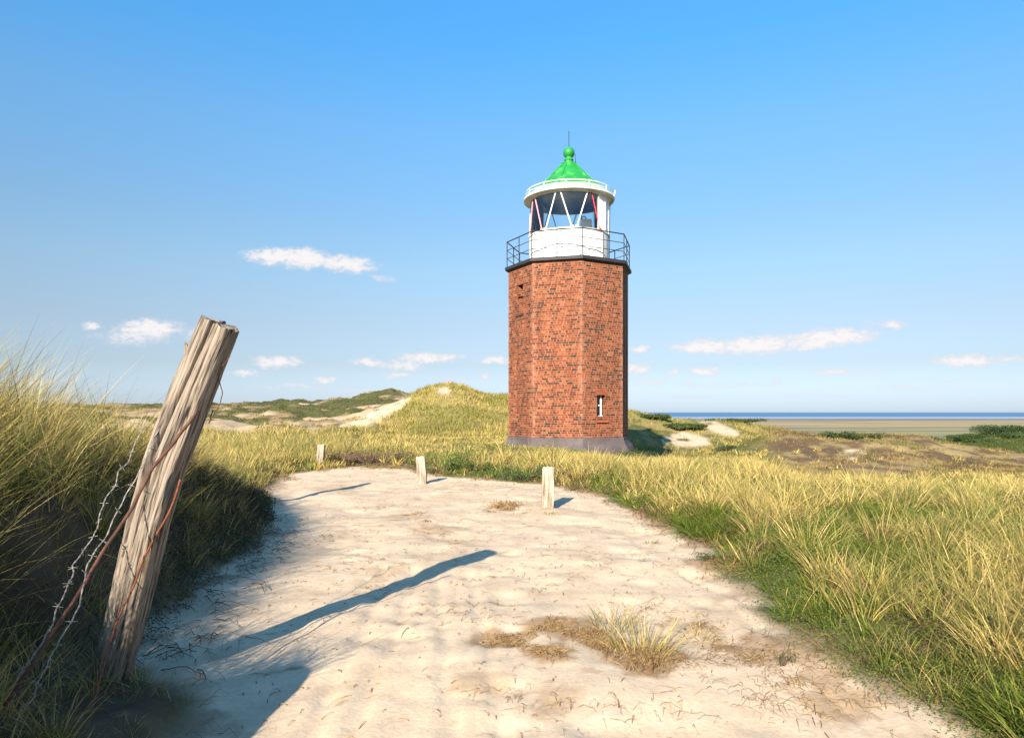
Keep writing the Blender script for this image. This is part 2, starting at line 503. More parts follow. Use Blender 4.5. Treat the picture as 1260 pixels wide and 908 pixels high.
def build_sea():
    m = bpy.data.materials.new("sea_water"); m.use_nodes = True
    t = NT(m.node_tree)
    geo = t.n('ShaderNodeNewGeometry')
    sep = t.n('ShaderNodeSeparateXYZ'); t.l(geo.outputs['Position'], sep.inputs[0])
    nz = t.noise(t.vm('MULTIPLY', geo.outputs['Position'], (.0006, .004, 1)), 1.0, 5, .6)
    far = t.m('ADD', sep.outputs[1], t.m('MULTIPLY', t.m('SUBTRACT', nz.outputs[0], .5), 900))
    f = t.mapr(far, 3300, 4500)
    col = t.mix(f, (.28, .32, .38, 1), (.08, .17, .27, 1))
    f2 = t.mapr(far, 9000, 30000)
    col = t.mix(f2, col, (.11, .22, .35, 1))
    bs = t.n('ShaderNodeBsdfPrincipled')
    t.l(col, bs.inputs['Base Color'])
    bs.inputs['Roughness'].default_value = .55
    bs.inputs['Specular IOR Level'].default_value = .12
    o = t.n('ShaderNodeOutputMaterial'); t.l(bs.outputs[0], o.inputs[0])
    v = np.array([(-90000, 2000, -24.6), (90000, 2000, -24.6), (90000, 90000, -24.6), (-90000, 90000, -24.6)])
    ob = link_mesh('sea', np_mesh('sea', v, np.array([[0, 1, 2, 3]])), m)
    tag(ob, 'blue sea with a pale shallow strip along the horizon', 'sea', kind='structure')
build_sea()

# ------------------------------------------------------------------ blades
def mat_blade(name, trans=.22, rough=.65, spec=.15):
    m = bpy.data.materials.new(name); m.use_nodes = True
    t = NT(m.node_tree)
    at = t.n('ShaderNodeAttribute', attribute_name='Col')
    bs = t.n('ShaderNodeBsdfPrincipled')
    t.l(at.outputs['Color'], bs.inputs['Base Color'])
    bs.inputs['Roughness'].default_value = rough
    bs.inputs['Specular IOR Level'].default_value = spec
    tr = t.n('ShaderNodeBsdfTranslucent'); t.l(at.outputs['Color'], tr.inputs[0])
    mx = t.n('ShaderNodeMixShader'); mx.inputs[0].default_value = trans
    t.l(bs.outputs[0], mx.inputs[1]); t.l(tr.outputs[0], mx.inputs[2])
    o = t.n('ShaderNodeOutputMaterial'); t.l(mx.outputs[0], o.inputs[0])
    return m
M_BLADE = mat_blade('grass_blade')
M_LEAF = mat_blade('shrub_leaf', .2, .55, .3)
M_TWIG = mat_blade('dry_twig', 0.0, .9, .1)

def blade_arrays(base, L, W, az, lean, curl, col, rows=4, tip=None):
    """curved tapering ribbons; returns verts, quads, colours"""
    n = len(L)
    T = np.linspace(0, 1, rows)
    pos = base.copy()
    dx, dy = np.cos(az), np.sin(az)
    wa = rng.uniform(0, 2 * np.pi, n)
    wx, wy = np.cos(wa), np.sin(wa)
    V = np.zeros((n, rows, 2, 3)); C = np.zeros((n, rows, 2, 3))
    for i, t in enumerate(T):
        if i:
            ph = lean + curl * (t - .5 / (rows - 1)) ** 1.4
            st = L / (rows - 1)
            pos = pos + np.stack([dx * np.sin(ph) * st, dy * np.sin(ph) * st, np.cos(ph) * st], -1)
        w = W * .5 * (1 - .92 * t ** 1.6)
        off = np.stack([wx * w, wy * w, np.zeros(n)], -1)
        V[:, i, 0] = pos - off; V[:, i, 1] = pos + off
        c = col if tip is None else col * (1 - t) + tip * t
        C[:, i, 0] = c; C[:, i, 1] = c
    V = V.reshape(-1, 3); C = C.reshape(-1, 3)
    b = (np.arange(n) * rows * 2)[:, None]
    qs = [b + np.array([[2 * i, 2 * i + 1, 2 * i + 3, 2 * i + 2]]) for i in range(rows - 1)]
    Q = np.stack(qs, 1).reshape(-1, 4)
    return V, Q, C

def merge(parts):
    vs, qs, cs, o = [], [], [], 0
    for v, q, c in parts:
        vs.append(v); qs.append(q + o); cs.append(c); o += len(v)
    return np.concatenate(vs), np.concatenate(qs), np.concatenate(cs)

STRAW = np.array([[.48, .35, .10], [.58, .44, .16], [.37, .27, .065], [.44, .34, .09]])
GREEN = np.array([[.16, .18, .02], [.105, .14, .016], [.23, .23, .028], [.065, .10, .014]])
BROWN = np.array([[.32, .19, .08], [.22, .135, .06], [.38, .26, .12]])

def blade_colour(n, pg, pb=.08):
    """pg = share of green blades (array)"""
    r = rng.random(n)
    k = rng.integers(0, 4, n); kb = rng.integers(0, 3, n)
    c = np.where((r < pg)[:, None], GREEN[k], STRAW[k])
    c = np.where((rng.random(n) < pb)[:, None], BROWN[kb], c)
    return c * rng.uniform(.62, 1.34, n)[:, None]

def tussocks(tx, ty, nb, L0, rad, pg, spread=.5, wmin=.0052, wk=.0009, rows=4, pb=.08, windaz=0.6, wind=.05, tint=None):
    """tx,ty centres; nb blades each; L0 mean length each; rad footprint; pg green share"""
    n = len(tx)
    rep = np.repeat(np.arange(n), nb)
    N = len(rep)
    if N == 0:
        return None
    a = rng.uniform(0, 2 * np.pi, N)
    rr = np.sqrt(rng.random(N)) * rad[rep]
    bx = tx[rep] + np.cos(a) * rr; by = ty[rep] + np.sin(a) * rr
    bz = ground(bx, by) - .02
    d = np.sqrt(bx * bx + by * by)
    L = L0[rep] * rng.uniform(.5, 1.18, N)
    W = np.maximum(wmin, wk * d) * rng.uniform(.7, 1.3, N)
    rel = rr / np.maximum(rad[rep], 1e-6)
    lean = np.abs(rng.normal(.05, .16, N)) + rel * spread * .6
    curl = rng.gamma(1.6, .30, N) * (.6 + spread)
    flop = rng.random(N) < .07
    lean = np.where(flop, rng.uniform(.5, 1.3, N), lean)
    az = a + rng.normal(0, .5, N)
    # wind pulls blades the same way a little
    ax = np.cos(az) * lean + math.cos(windaz) * wind; ay = np.sin(az) * lean + math.sin(windaz) * wind
    az = np.arctan2(ay, ax); lean = np.sqrt(ax * ax + ay * ay)
    tone = rng.uniform(.72, 1.25, n)[rep]
    col = blade_colour(N, np.clip(pg[rep] + rng.normal(0, .08, N), 0, 1), pb) * tone[:, None]
    if tint is not None: col = col * .25 + tint[rep] * rng.uniform(.65, 1.4, N)[:, None] * .75
    tipc = col * .92 if tint is not None else col * .75 + np.array([[.55, .43, .22]]) * .25
    return blade_arrays(np.stack([bx, by, bz], -1), L, W, az, lean, curl, col, rows, tipc)

def sample_wedge(n, d0, d1, p, px0, px1):
    """points with areal density ~ d^-p inside the view wedge"""
    e = 2 - p
    u = rng.random(n)
    d = (d0 ** e + u * (d1 ** e - d0 ** e)) ** (1 / e)
    px = rng.uniform(px0, px1, n)
    return (px - CX) / F * d, d

def stuff(name, parts, mat, label, cat):
    v, q, c = merge([p for p in parts if p is not None])
    o = link_mesh(name, np_mesh(name, v, q, c), mat)
    tag(o, label, cat, kind='stuff')
    return o

TOWER = Vector((2.47, 30.0, 0.0))

def green_patch(x, y):
    """low leafy growth that keeps the tall grass out"""
    return sst(-.02, .14, fbm(x / 1.25 + 40, y / 1.6, 3)) * (1 - sst(12, 16, y)) * (x > 0)

def grass_right():
    parts = []
    def outside(x, y, m_=.08):
        sd = sand_sd(x, y)
        k = (sd < -m_) & ((x > -.5) | (y > 15.5)) & (np.hypot(x - TOWER.x, y - TOWER.y) > 3.05) & ~((x < -3.6) & (y < 19))
        return sd, k
    # 1. big fanned straw tussocks standing apart from each other
    x, y = sample_wedge(2900, 2.8, 20, 1.05, 320, 1560)
    sd, keep = outside(x, y, .3)
    keep &= rng.random(len(x)) < np.maximum(sst(-.40, .10, fbm(x / 1.6 + 3, y / 1.6, 3)) * .8, np.where(y < 8, .4, 0)) * (1 - .75 * green_patch(x, y))
    x, y, sd = x[keep], y[keep], sd[keep]; d = np.hypot(x, y); px = CX + F * x / y
    size = rng.uniform(.6, 1.25, len(x)) * (.55 + .45 * sst(.2, 1.4, -sd))
    nb = (np.interp(d, [3, 8, 20], [120, 100, 60]) * size).astype(int)
    pg = np.where(rng.random(len(x)) < np.interp(d, [4, 10, 13, 17], [.55, .55, .4, .2]), rng.uniform(.6, .95, len(x)), rng.uniform(.0, .18, len(x)))
    parts.append(tussocks(x, y, nb, .56 * size, .13 * size, pg, 1.0, wmin=.0062, wk=.00105, rows=6, pb=.06))
    # 2. carpet of shorter marram that closes up with distance
    x, y = sample_wedge(11000, 2.6, 44, 1.0, 300, 1560)
    sd, keep = outside(x, y)
    z = ground(x, y); m = region(x, y, z)
    dens = sst(-.05, .25, fbm(x / .85, y / .85, 3)) * .6 + .03
    dens = np.where(y < 9, np.maximum(dens, .30), dens)
    dens = np.where(y > 11, np.maximum(dens, np.interp(y, [11, 17], [.15, .85])), dens)
    keep &= rng.random(len(x)) < dens * (1 - .85 * green_patch(x, y)) * (1 - .92 * m['nearsand']) * (1 - .97 * m['heath'])
    x, y, sd = x[keep], y[keep], sd[keep]
    d = np.hypot(x, y); px = CX + F * x / y
    edge = sst(.1, 1.3, -sd)
    g = fbm(x / 1.5 + 11, y / 1.5, 3)
    pg = np.interp(d, [3, 9, 13, 20, 40], [.60, .60, .48, .32, .32]) + .9 * g
    pg -= .4 * sst(880, 980, px) * sst(10, 16, y)
    pg = np.where(rng.random(len(x)) < pg, rng.uniform(.75, .98, len(x)), rng.uniform(.02, .25, len(x)))
    L0 = (.25 + .22 * edge) * rng.uniform(.6, 1.35, len(x)) * np.interp(d, [3, 8, 15, 22, 40], [1.0, 1.0, .95, .66, .6])
    L0 *= 1 - .25 * sst(500, 560, px) * (1 - sst(800, 840, px)) * sst(16, 22, y)
    rad = rng.uniform(.04, .13, len(x)) * np.interp(d, [3, 12, 40], [1, 1.3, 2.6])
    nb = (rng.uniform(30, 70, len(x)) * np.interp(d, [3, 8, 20, 44], [1.1, .9, .60, .42]) * (.5 + .5 * edge)).astype(int)
    nr = d < 14
    parts.append(tussocks(x[nr], y[nr], nb[nr], L0[nr], rad[nr], pg[nr], .8, wmin=.006, wk=.00105, rows=5))
    fr = ~nr
    parts.append(tussocks(x[fr], y[fr], nb[fr], L0[fr], rad[fr], pg[fr], .65, wk=.00095, rows=4))
    x, y = sample_wedge(12000, 2.8, 17, 1.2, 320, 1540)
    sd = sand_sd(x, y); gp = green_patch(x, y)
    keep = (sd < -.10) & (x > -.5) & (rng.random(len(x)) < .18 + .35 * sst(-.12, .2, fbm(x / 1.0 + 20, y / 1.0, 4)) + .6 * gp)
    x, y, gp = x[keep], y[keep], gp[keep]; n = len(x)
    tone = np.array([[.055, .095, .010], [.10, .15, .015], [.15, .105, .04], [.16, .20, .022]])[rng.choice(4, n, p=[.45, .30, .10, .15])]
    parts.append(tussocks(x, y, (rng.integers(20, 40, n) * (1 + .3 * gp)).astype(int), rng.uniform(.12, .30, n) * (1 + .35 * gp), rng.uniform(.05, .14, n), np.where(rng.random(n) < .85, .95, .1), 1.3, wmin=.008, wk=.0013, rows=4, pb=.12, tint=tone))
    stuff('marram_grass', parts, M_BLADE, 'straw yellow and green marram grass covering the dune right of the path and round the tower', 'grass')

def grass_left():
    parts = []
    # bank in view + behind the camera (throws the shade over the path)
    n = 7000
    x = rng.uniform(-9, -1.4, n); y = rng.uniform(-3.0, 14, n)
    sd = sand_sd(x, y); z = ground(x, y)
    px = CX + F * x / np.maximum(y, .3)
    keep = (sd < -.3)
    keep &= ~((y > 1.0) & (y < 3.8) & (px > 95))                    # keep the fence wires and the post clear
    keep &= ~((y > 3.3) & (y < 4.3) & (x > -2.85))
    keep &= ~((y < 2.2) & (y > .2) & (px > -200))
    face = (sd > -1.05)                                             # the steep side carries fewer tufts
    top = sst(.5, 1.15, -sd)
    keep &= rng.random(n) < (sst(-.40, .15, fbm(x / .9, y / .9, 3) + .08) * np.where(face, .36, .52))
    x, y, sd, px, top = x[keep], y[keep], sd[keep], px[keep], top[keep]
    d = np.hypot(x, y)
    pg = .42 + .9 * fbm(x / 1.1 + 4, y / 1.3, 3)
    pg = np.where(rng.random(len(x)) < pg, rng.uniform(.7, .97, len(x)), rng.uniform(.05, .35, len(x)))
    L0 = (.34 + .50 * top) * rng.uniform(.75, 1.25, len(x)) * np.interp(y, [0, 3, 4, 6, 8, 13], [.6, .75, 1.15, 1.25, 1.0, .7])
    rad = rng.uniform(.05, .15, len(x))
    nb = (rng.uniform(40, 100, len(x)) * np.interp(y, [0, 2, 3, 8, 14], [.6, .8, 1.0, .9, .8])).astype(int)
    parts.append(tussocks(x, y, nb, L0, rad, pg, .85, wmin=.006, rows=6, pb=.12, windaz=.3, wind=.04))
    n = 900                                                         # low dry tufts on the steep side
    x = rng.uniform(-4.4, -1.6, n); y = rng.uniform(2.6, 9, n)
    sd = sand_sd(x, y)
    keep = (sd < -.1) & (sd > -1.5) & ~((y < 3.75) & (CX + F * x / y > 60) & (rng.random(n) < .6))
    x, y = x[keep], y[keep]; n = len(x)
    parts.append(tussocks(x, y, rng.integers(14, 34, n), rng.uniform(.12, .34, n), rng.uniform(.04, .12, n), rng.uniform(.1, .7, n), 1.0, wmin=.0045, rows=5, pb=.35))
    # far left verge behind the post
    x, y = sample_wedge(3600, 11.5, 40, 1.1, -160, 430)
    sd = sand_sd(x, y)
    keep = (sd < -.1) & (rng.random(len(x)) < sst(-.5, .1, fbm(x / 2, y / 2, 3) + .2))
    x, y, sd = x[keep], y[keep], sd[keep]; d = np.hypot(x, y)
    pg = .52 + .5 * fbm(x / 2 + 8, y / 2, 3)
    L0 = (.26 + .26 * sst(.2, 1.6, -sd)) * rng.uniform(.75, 1.25, len(x))
    nb = (rng.uniform(40, 80, len(x)) * np.interp(d, [10, 40], [.9, .45])).astype(int)
    parts.append(tussocks(x, y, nb, L0, rng.uniform(.12, .3, len(x)), np.clip(pg, .1, .95), .55, rows=4))
    stuff('bank_grass', parts, M_BLADE, 'tall green and yellow marram grass on the steep bank left of the path', 'grass')

def grass_far():
    parts = []
    x, y = sample_wedge(70000, 27, 150, 1.15, 60, 1460)
    z = ground(x, y); m = region(x, y, z)
    px = CX + F * x / y
    n = fbm(x / 5, y / 5, 3)
    dens = .85 - .97 * m['farsand'] + .1 * m['heath'] - .3 * m['back'] - .55 * m['backpale'] - .15 * m['mid']
    keep = (rng.random(len(x)) < dens * sst(-.6, .1, n + .1)) & ((y > 40) | (m['heath'] > .5) | (m['back'] > .5))
    x, y, px, n = x[keep], y[keep], px[keep], n[keep]
    m = {k: v[keep] for k, v in m.items()}
    d = np.hypot(x, y)
    pg = .45 + .4 * n + .45 * m['backdark'] + .35 * m['mid'] + .5 * m['green'] - .2 * m['heath']
    L0 = rng.uniform(.25, .52, len(x)) * (1 - .45 * m['back']) * (1 - .5 * m['heath']) * (1 - .3 * m['mid'])
    def over(base, mask, c):
        return base * (1 - mask[:, None]) + np.array([c]) * mask[:, None]
    tint = np.where((n > .02)[:, None], np.array([[.24, .22, .055]]), np.array([[.42, .32, .10]]))
    tint = over(tint, m['back'] * .9, (.25, .185, .09)); tint = over(tint, m['backdark'], (.085, .082, .03))
    dk = sst(-.05, .2, fbm(x / 4 + 7, y / 4, 3))
    tint = over(tint, m['heath'] * (1 - dk) * .95, (.25, .165, .075)); tint = over(tint, m['heath'] * dk, (.085, .055, .035)); tint = over(tint, m['heath'] * sst(.1, .3, -fbm(x / 3 + 50, y / 3, 3)), (.10, .105, .03))
    tint = over(tint, m['mid'] * dk * .9, (.07, .08, .022)); tint = over(tint, m['green'], (.05, .075, .018))
    parts.append(tussocks(x, y, np.full(len(x), 8), L0, rng.uniform(.12, .35, len(x)), np.clip(pg, .05, .95), .6, wk=.00085, rows=3, pb=.1, tint=tint))
    stuff('dune_grass', parts, M_BLADE, 'short sparse grass tufts covering the distant dunes', 'grass')

grass_right(); grass_left(); grass_far()

# ------------------------------------------------------------------ low ground cover, twigs
def leaf_arrays(c, size, col, flat=.6):
    n = len(c)
    a = rng.uniform(0, 2 * np.pi, n); el = rng.normal(0, flat, n); b = rng.uniform(0, 2 * np.pi, n)
    u = np.stack([np.cos(a) * np.cos(el), np.sin(a) * np.cos(el), np.sin(el)], -1)
    w = np.stack([-np.sin(a), np.cos(a), np.zeros(n)], -1)
    w = w * np.cos(b)[:, None] + np.cross(u, w) * np.sin(b)[:, None]
    L = size[:, None] * u; Wd = size[:, None] * .3 * w
    V = np.stack([c - L * .5, c + Wd * .5, c + L * .5, c - Wd * .5], 1).reshape(-1, 3)
    Q = np.arange(n * 4).reshape(n, 4)
    return V, Q, np.repeat(col, 4, 0)

def cover():
    """crowberry and heather mats between the grass"""
    x, y = sample_wedge(12000, 2.8, 28, 1.45, 320, 1540)
    sd = sand_sd(x, y)
    g = fbm(x / 1.6 + 31, y / 1.6, 3)
    keep = (sd < -.05) & ((x > -.5) | (y > 15.5)) & (g > -.5) & (np.hypot(x - TOWER.x, y - TOWER.y) > 3.2)
    x, y, g = x[keep], y[keep], g[keep]
    d = np.hypot(x, y)
    nb = (np.interp(d, [3, 10, 32], [110, 60, 24])).astype(int)
    rep = np.repeat(np.arange(len(x)), nb); N = len(rep)
    a = rng.uniform(0, 2 * np.pi, N); r = np.sqrt(rng.random(N)) * .28
    bx = x[rep] + np.cos(a) * r; by = y[rep] + np.sin(a) * r
    bz = ground(bx, by) + rng.random(N) ** .7 * (.09 + (.16 * sst(-.1, .25, g[rep]) + .16 * green_patch(x, y)[rep]) * sst(.1, .8, -sand_sd(x, y))[rep]) * (1 - (r / .3) ** 2)
    brown = (fbm(x / 1.1 + 3, y / 1.1, 2) > .2)[rep]
    c = np.where(brown[:, None], np.array([[.13, .08, .04]]), np.array([[.085, .13, .016]])) * rng.uniform(.6, 1.5, N)[:, None]
    p1 = leaf_arrays(np.stack([bx, by, bz], -1), np.maximum(.016, .0028 * d[rep]) * rng.uniform(.7, 1.5, N), c)
    stuff('ground_cover', [p1], M_LEAF, 'dark green and brown crowberry mats growing between the grass', 'ground cover')

def strands(x, y, L, W, col, npt=5, lift=.02, bend=.5, az=None):
    """thin twigs lying on the ground, three sided"""
    n = len(x)
    az = rng.uniform(0, 2 * np.pi, n) if az is None else az
    k = rng.normal(0, bend, n)
    V = np.zeros((n, npt, 3, 3))
    cx_, cy_ = x.copy(), y.copy()
    for i in range(npt):
        t = i / (npt - 1)
        z = ground(cx_, cy_) + W * .4 + lift * np.sin(np.pi * t) * rng.uniform(.2, 1.2, n)
        r = W * .5 * (1 - .6 * t)
        nx_, ny_ = -np.sin(az), np.cos(az)
        for j, (s, u) in enumerate(((-1, -.4), (1, -.4), (0, 1))):
            V[:, i, j, 0] = cx_ + nx_ * r * s; V[:, i, j, 1] = cy_ + ny_ * r * s; V[:, i, j, 2] = z + r * u
        cx_ = cx_ + np.cos(az) * L / npt; cy_ = cy_ + np.sin(az) * L / npt
        az = az + k / npt + rng.normal(0, .13, n)
    b = (np.arange(n) * npt * 3)[:, None]
    qs = []
    for i in range(npt - 1):
        for j in range(3):
            j2 = (j + 1) % 3
            qs.append(b + np.array([[3 * i + j, 3 * i + j2, 3 * i + 3 + j2, 3 * i + 3 + j]]))
    Q = np.stack(qs, 1).reshape(-1, 4)
    return V.reshape(-1, 3), Q, np.repeat(col, npt * 3, 0)

def litter():
    parts = []
    # along both edges of the sand
    n = 24000
    x = rng.uniform(-7, 3.8, n); y = rng.uniform(3, 20, n)
    sd = sand_sd(x, y)
    keep = (np.abs(sd - .02) < .35 * rng.random(n) + .05) & (rng.random(n) < sst(-.2, .3, fbm(x / .7, y / .7, 3)) + .15)
    x, y = x[keep], y[keep]
    c = BROWN[rng.integers(0, 3, len(x))] * rng.uniform(.45, 1.1, len(x))[:, None]
    d = np.hypot(x, y)
    parts.append(strands(x, y, rng.uniform(.05, .24, len(x)), np.maximum(.0032, .0007 * d), c, lift=.05))
    # on the open sand: small drifts of dry stalks (photo positions) and lone stalks
    spots = [(510, 632, .30, 26), (525, 640, .25, 22), (545, 655, .5, 30), (560, 670, .5, 26), (470, 622, .5, 16), (600, 628, .2, 14), (655, 720, .9, 30), (740, 690, 1.1, 26),
             (700, 700, .9, 22), (455, 690, .5, 18), (440, 700, .4, 18), (560, 745, .5, 26), (600, 760, .5, 30), (860, 760, .5, 90), (890, 790, .5, 120), (930, 800, .5, 140), (800, 740, .5, 60), (830, 800, .4, 90), (980, 830, .4, 120), (940, 850, .4, 70),
             (960, 800, .45, 70), (1000, 790, .45, 50), (1030, 820, .4, 40), (640, 855, .35, 24), (690, 865, .3, 26), (590, 850, .35, 18), (840, 860, .3, 30), (760, 862, .25, 20),
             (450, 720, .5, 16), (400, 700, .4, 16), (1000, 860, .4, 40), (1090, 860, .35, 50), (900, 700, .4, 40), (880, 690, .35, 46), (820, 690, .6, 24), (520, 745, .4, 14), (405, 660, .5, 26), (370, 640, .5, 24)]
    for px, py, rad, k in spots:
        d = EYE * F / (py - HY)
        cx_, cy_ = (px - CX) / F * d, d
        a = rng.uniform(0, 2 * np.pi, k); r = np.abs(rng.normal(0, .55, k)) * rad
        x = cx_ + np.cos(a) * r; y = cy_ + np.sin(a) * r * 1.2
        c = BROWN[rng.integers(0, 3, k)] * rng.uniform(.5, 1.15, k)[:, None]
        parts.append(strands(x, y, rng.uniform(.03, .17, k), np.full(k, max(.003, .0007 * d)) * rng.uniform(.6, 1.4, k), c, lift=.025))
    n = 5200
    x = rng.uniform(-5, 2.3, n); y = rng.uniform(3.3, 18, n)
    keep = (sand_sd(x, y) > .1) & (rng.random(n) < .55)
    x, y = x[keep], y[keep]
    c = BROWN[rng.integers(0, 3, len(x))] * rng.uniform(.5, 1.1, len(x))[:, None]
    parts.append(strands(x, y, rng.gamma(1.6, .022, len(x)) + .01, np.full(len(x), .0045) * rng.uniform(.7, 1.7, len(x)), c, lift=.012))
    stuff('dry_stalks', parts, M_TWIG, 'brown dry stalks and root scraps scattered over the pale sand', 'plant litter')

def bank_roots():
    """dark heather roots and dead stalks hanging over the shaded side of the bank"""
    n = 9000
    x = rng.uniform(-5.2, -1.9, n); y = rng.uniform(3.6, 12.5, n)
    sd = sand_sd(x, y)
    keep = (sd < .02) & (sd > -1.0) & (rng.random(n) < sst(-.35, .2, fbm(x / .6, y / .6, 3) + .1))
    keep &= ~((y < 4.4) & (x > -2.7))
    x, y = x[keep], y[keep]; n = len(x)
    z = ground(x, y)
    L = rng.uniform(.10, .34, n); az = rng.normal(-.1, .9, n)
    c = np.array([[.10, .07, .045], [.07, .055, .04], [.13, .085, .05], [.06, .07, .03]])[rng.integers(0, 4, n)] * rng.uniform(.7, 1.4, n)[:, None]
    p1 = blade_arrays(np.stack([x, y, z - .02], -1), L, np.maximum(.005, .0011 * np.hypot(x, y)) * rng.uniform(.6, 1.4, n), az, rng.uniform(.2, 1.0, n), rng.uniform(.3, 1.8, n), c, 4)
    k = 420
    xs = rng.uniform(-3.4, -1.9, k); ys = rng.uniform(4.2, 9.5, k)
    s2 = sand_sd(xs, ys); kk = (s2 < .55) & (s2 > -.3)
    xs, ys = xs[kk], ys[kk]
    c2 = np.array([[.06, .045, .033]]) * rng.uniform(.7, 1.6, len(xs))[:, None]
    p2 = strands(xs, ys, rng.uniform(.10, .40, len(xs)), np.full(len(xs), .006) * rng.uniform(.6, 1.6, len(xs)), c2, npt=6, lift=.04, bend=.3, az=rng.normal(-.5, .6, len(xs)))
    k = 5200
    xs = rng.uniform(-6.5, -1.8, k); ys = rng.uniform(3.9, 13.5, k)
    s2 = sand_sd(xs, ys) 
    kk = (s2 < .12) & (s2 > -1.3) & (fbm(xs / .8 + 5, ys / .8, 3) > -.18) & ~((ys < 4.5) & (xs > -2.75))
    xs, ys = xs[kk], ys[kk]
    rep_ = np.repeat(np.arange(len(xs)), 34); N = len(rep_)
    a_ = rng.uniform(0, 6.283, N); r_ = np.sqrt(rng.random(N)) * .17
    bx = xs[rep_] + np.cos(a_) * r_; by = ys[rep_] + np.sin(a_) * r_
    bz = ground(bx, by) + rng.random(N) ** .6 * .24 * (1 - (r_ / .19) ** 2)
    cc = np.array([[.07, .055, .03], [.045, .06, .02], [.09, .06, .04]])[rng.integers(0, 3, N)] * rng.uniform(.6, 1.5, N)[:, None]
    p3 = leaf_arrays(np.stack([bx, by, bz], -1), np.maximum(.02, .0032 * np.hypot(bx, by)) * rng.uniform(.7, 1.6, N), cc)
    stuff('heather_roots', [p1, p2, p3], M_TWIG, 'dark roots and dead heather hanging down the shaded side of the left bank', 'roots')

cover(); litter(); bank_roots()

# ------------------------------------------------------------------ simple materials
def mat_plain(name, col, rough=.6, metal=0.0, spec=.4, var=.12, nscale=8.0, bump=0.0, dirt=None, dirt_amt=.5):
    m = bpy.data.materials.new(name); m.use_nodes = True
    t = NT(m.node_tree)
    tc = t.n('ShaderNodeTexCoord')
    n1 = t.noise(tc.outputs['Object'], nscale, 5, .6); n2 = t.noise(tc.outputs['Object'], nscale * 6, 4, .6)
    k = t.m('ADD', t.mapr(n1.outputs[0], .3, .7, 1 - var, 1 + var, False), t.mapr(n2.outputs[0], .3, .7, -var * .4, var * .4, False))
    c = t.mix(1.0, (*col, 1), k, 'MULTIPLY')
    if dirt:
        n3 = t.noise(tc.outputs['Object'], nscale * .6, 6, .65)
        c = t.mix(t.m('MULTIPLY', t.mapr(n3.outputs[0], .48, .68), dirt_amt), c, (*dirt, 1))
    bs = t.n('ShaderNodeBsdfPrincipled')
    t.l(c, bs.inputs['Base Color'])
    bs.inputs['Roughness'].default_value = rough
    bs.inputs['Metallic'].default_value = metal
    bs.inputs['Specular IOR Level'].default_value = spec
    if bump:
        b = t.n('ShaderNodeBump'); b.inputs['Strength'].default_value = .6; b.inputs['Distance'].default_value = bump
        t.l(n2.outputs[0], b.inputs['Height']); t.l(b.outputs[0], bs.inputs['Normal'])
    o = t.n('ShaderNodeOutputMaterial'); t.l(bs.outputs[0], o.inputs[0])
    return m

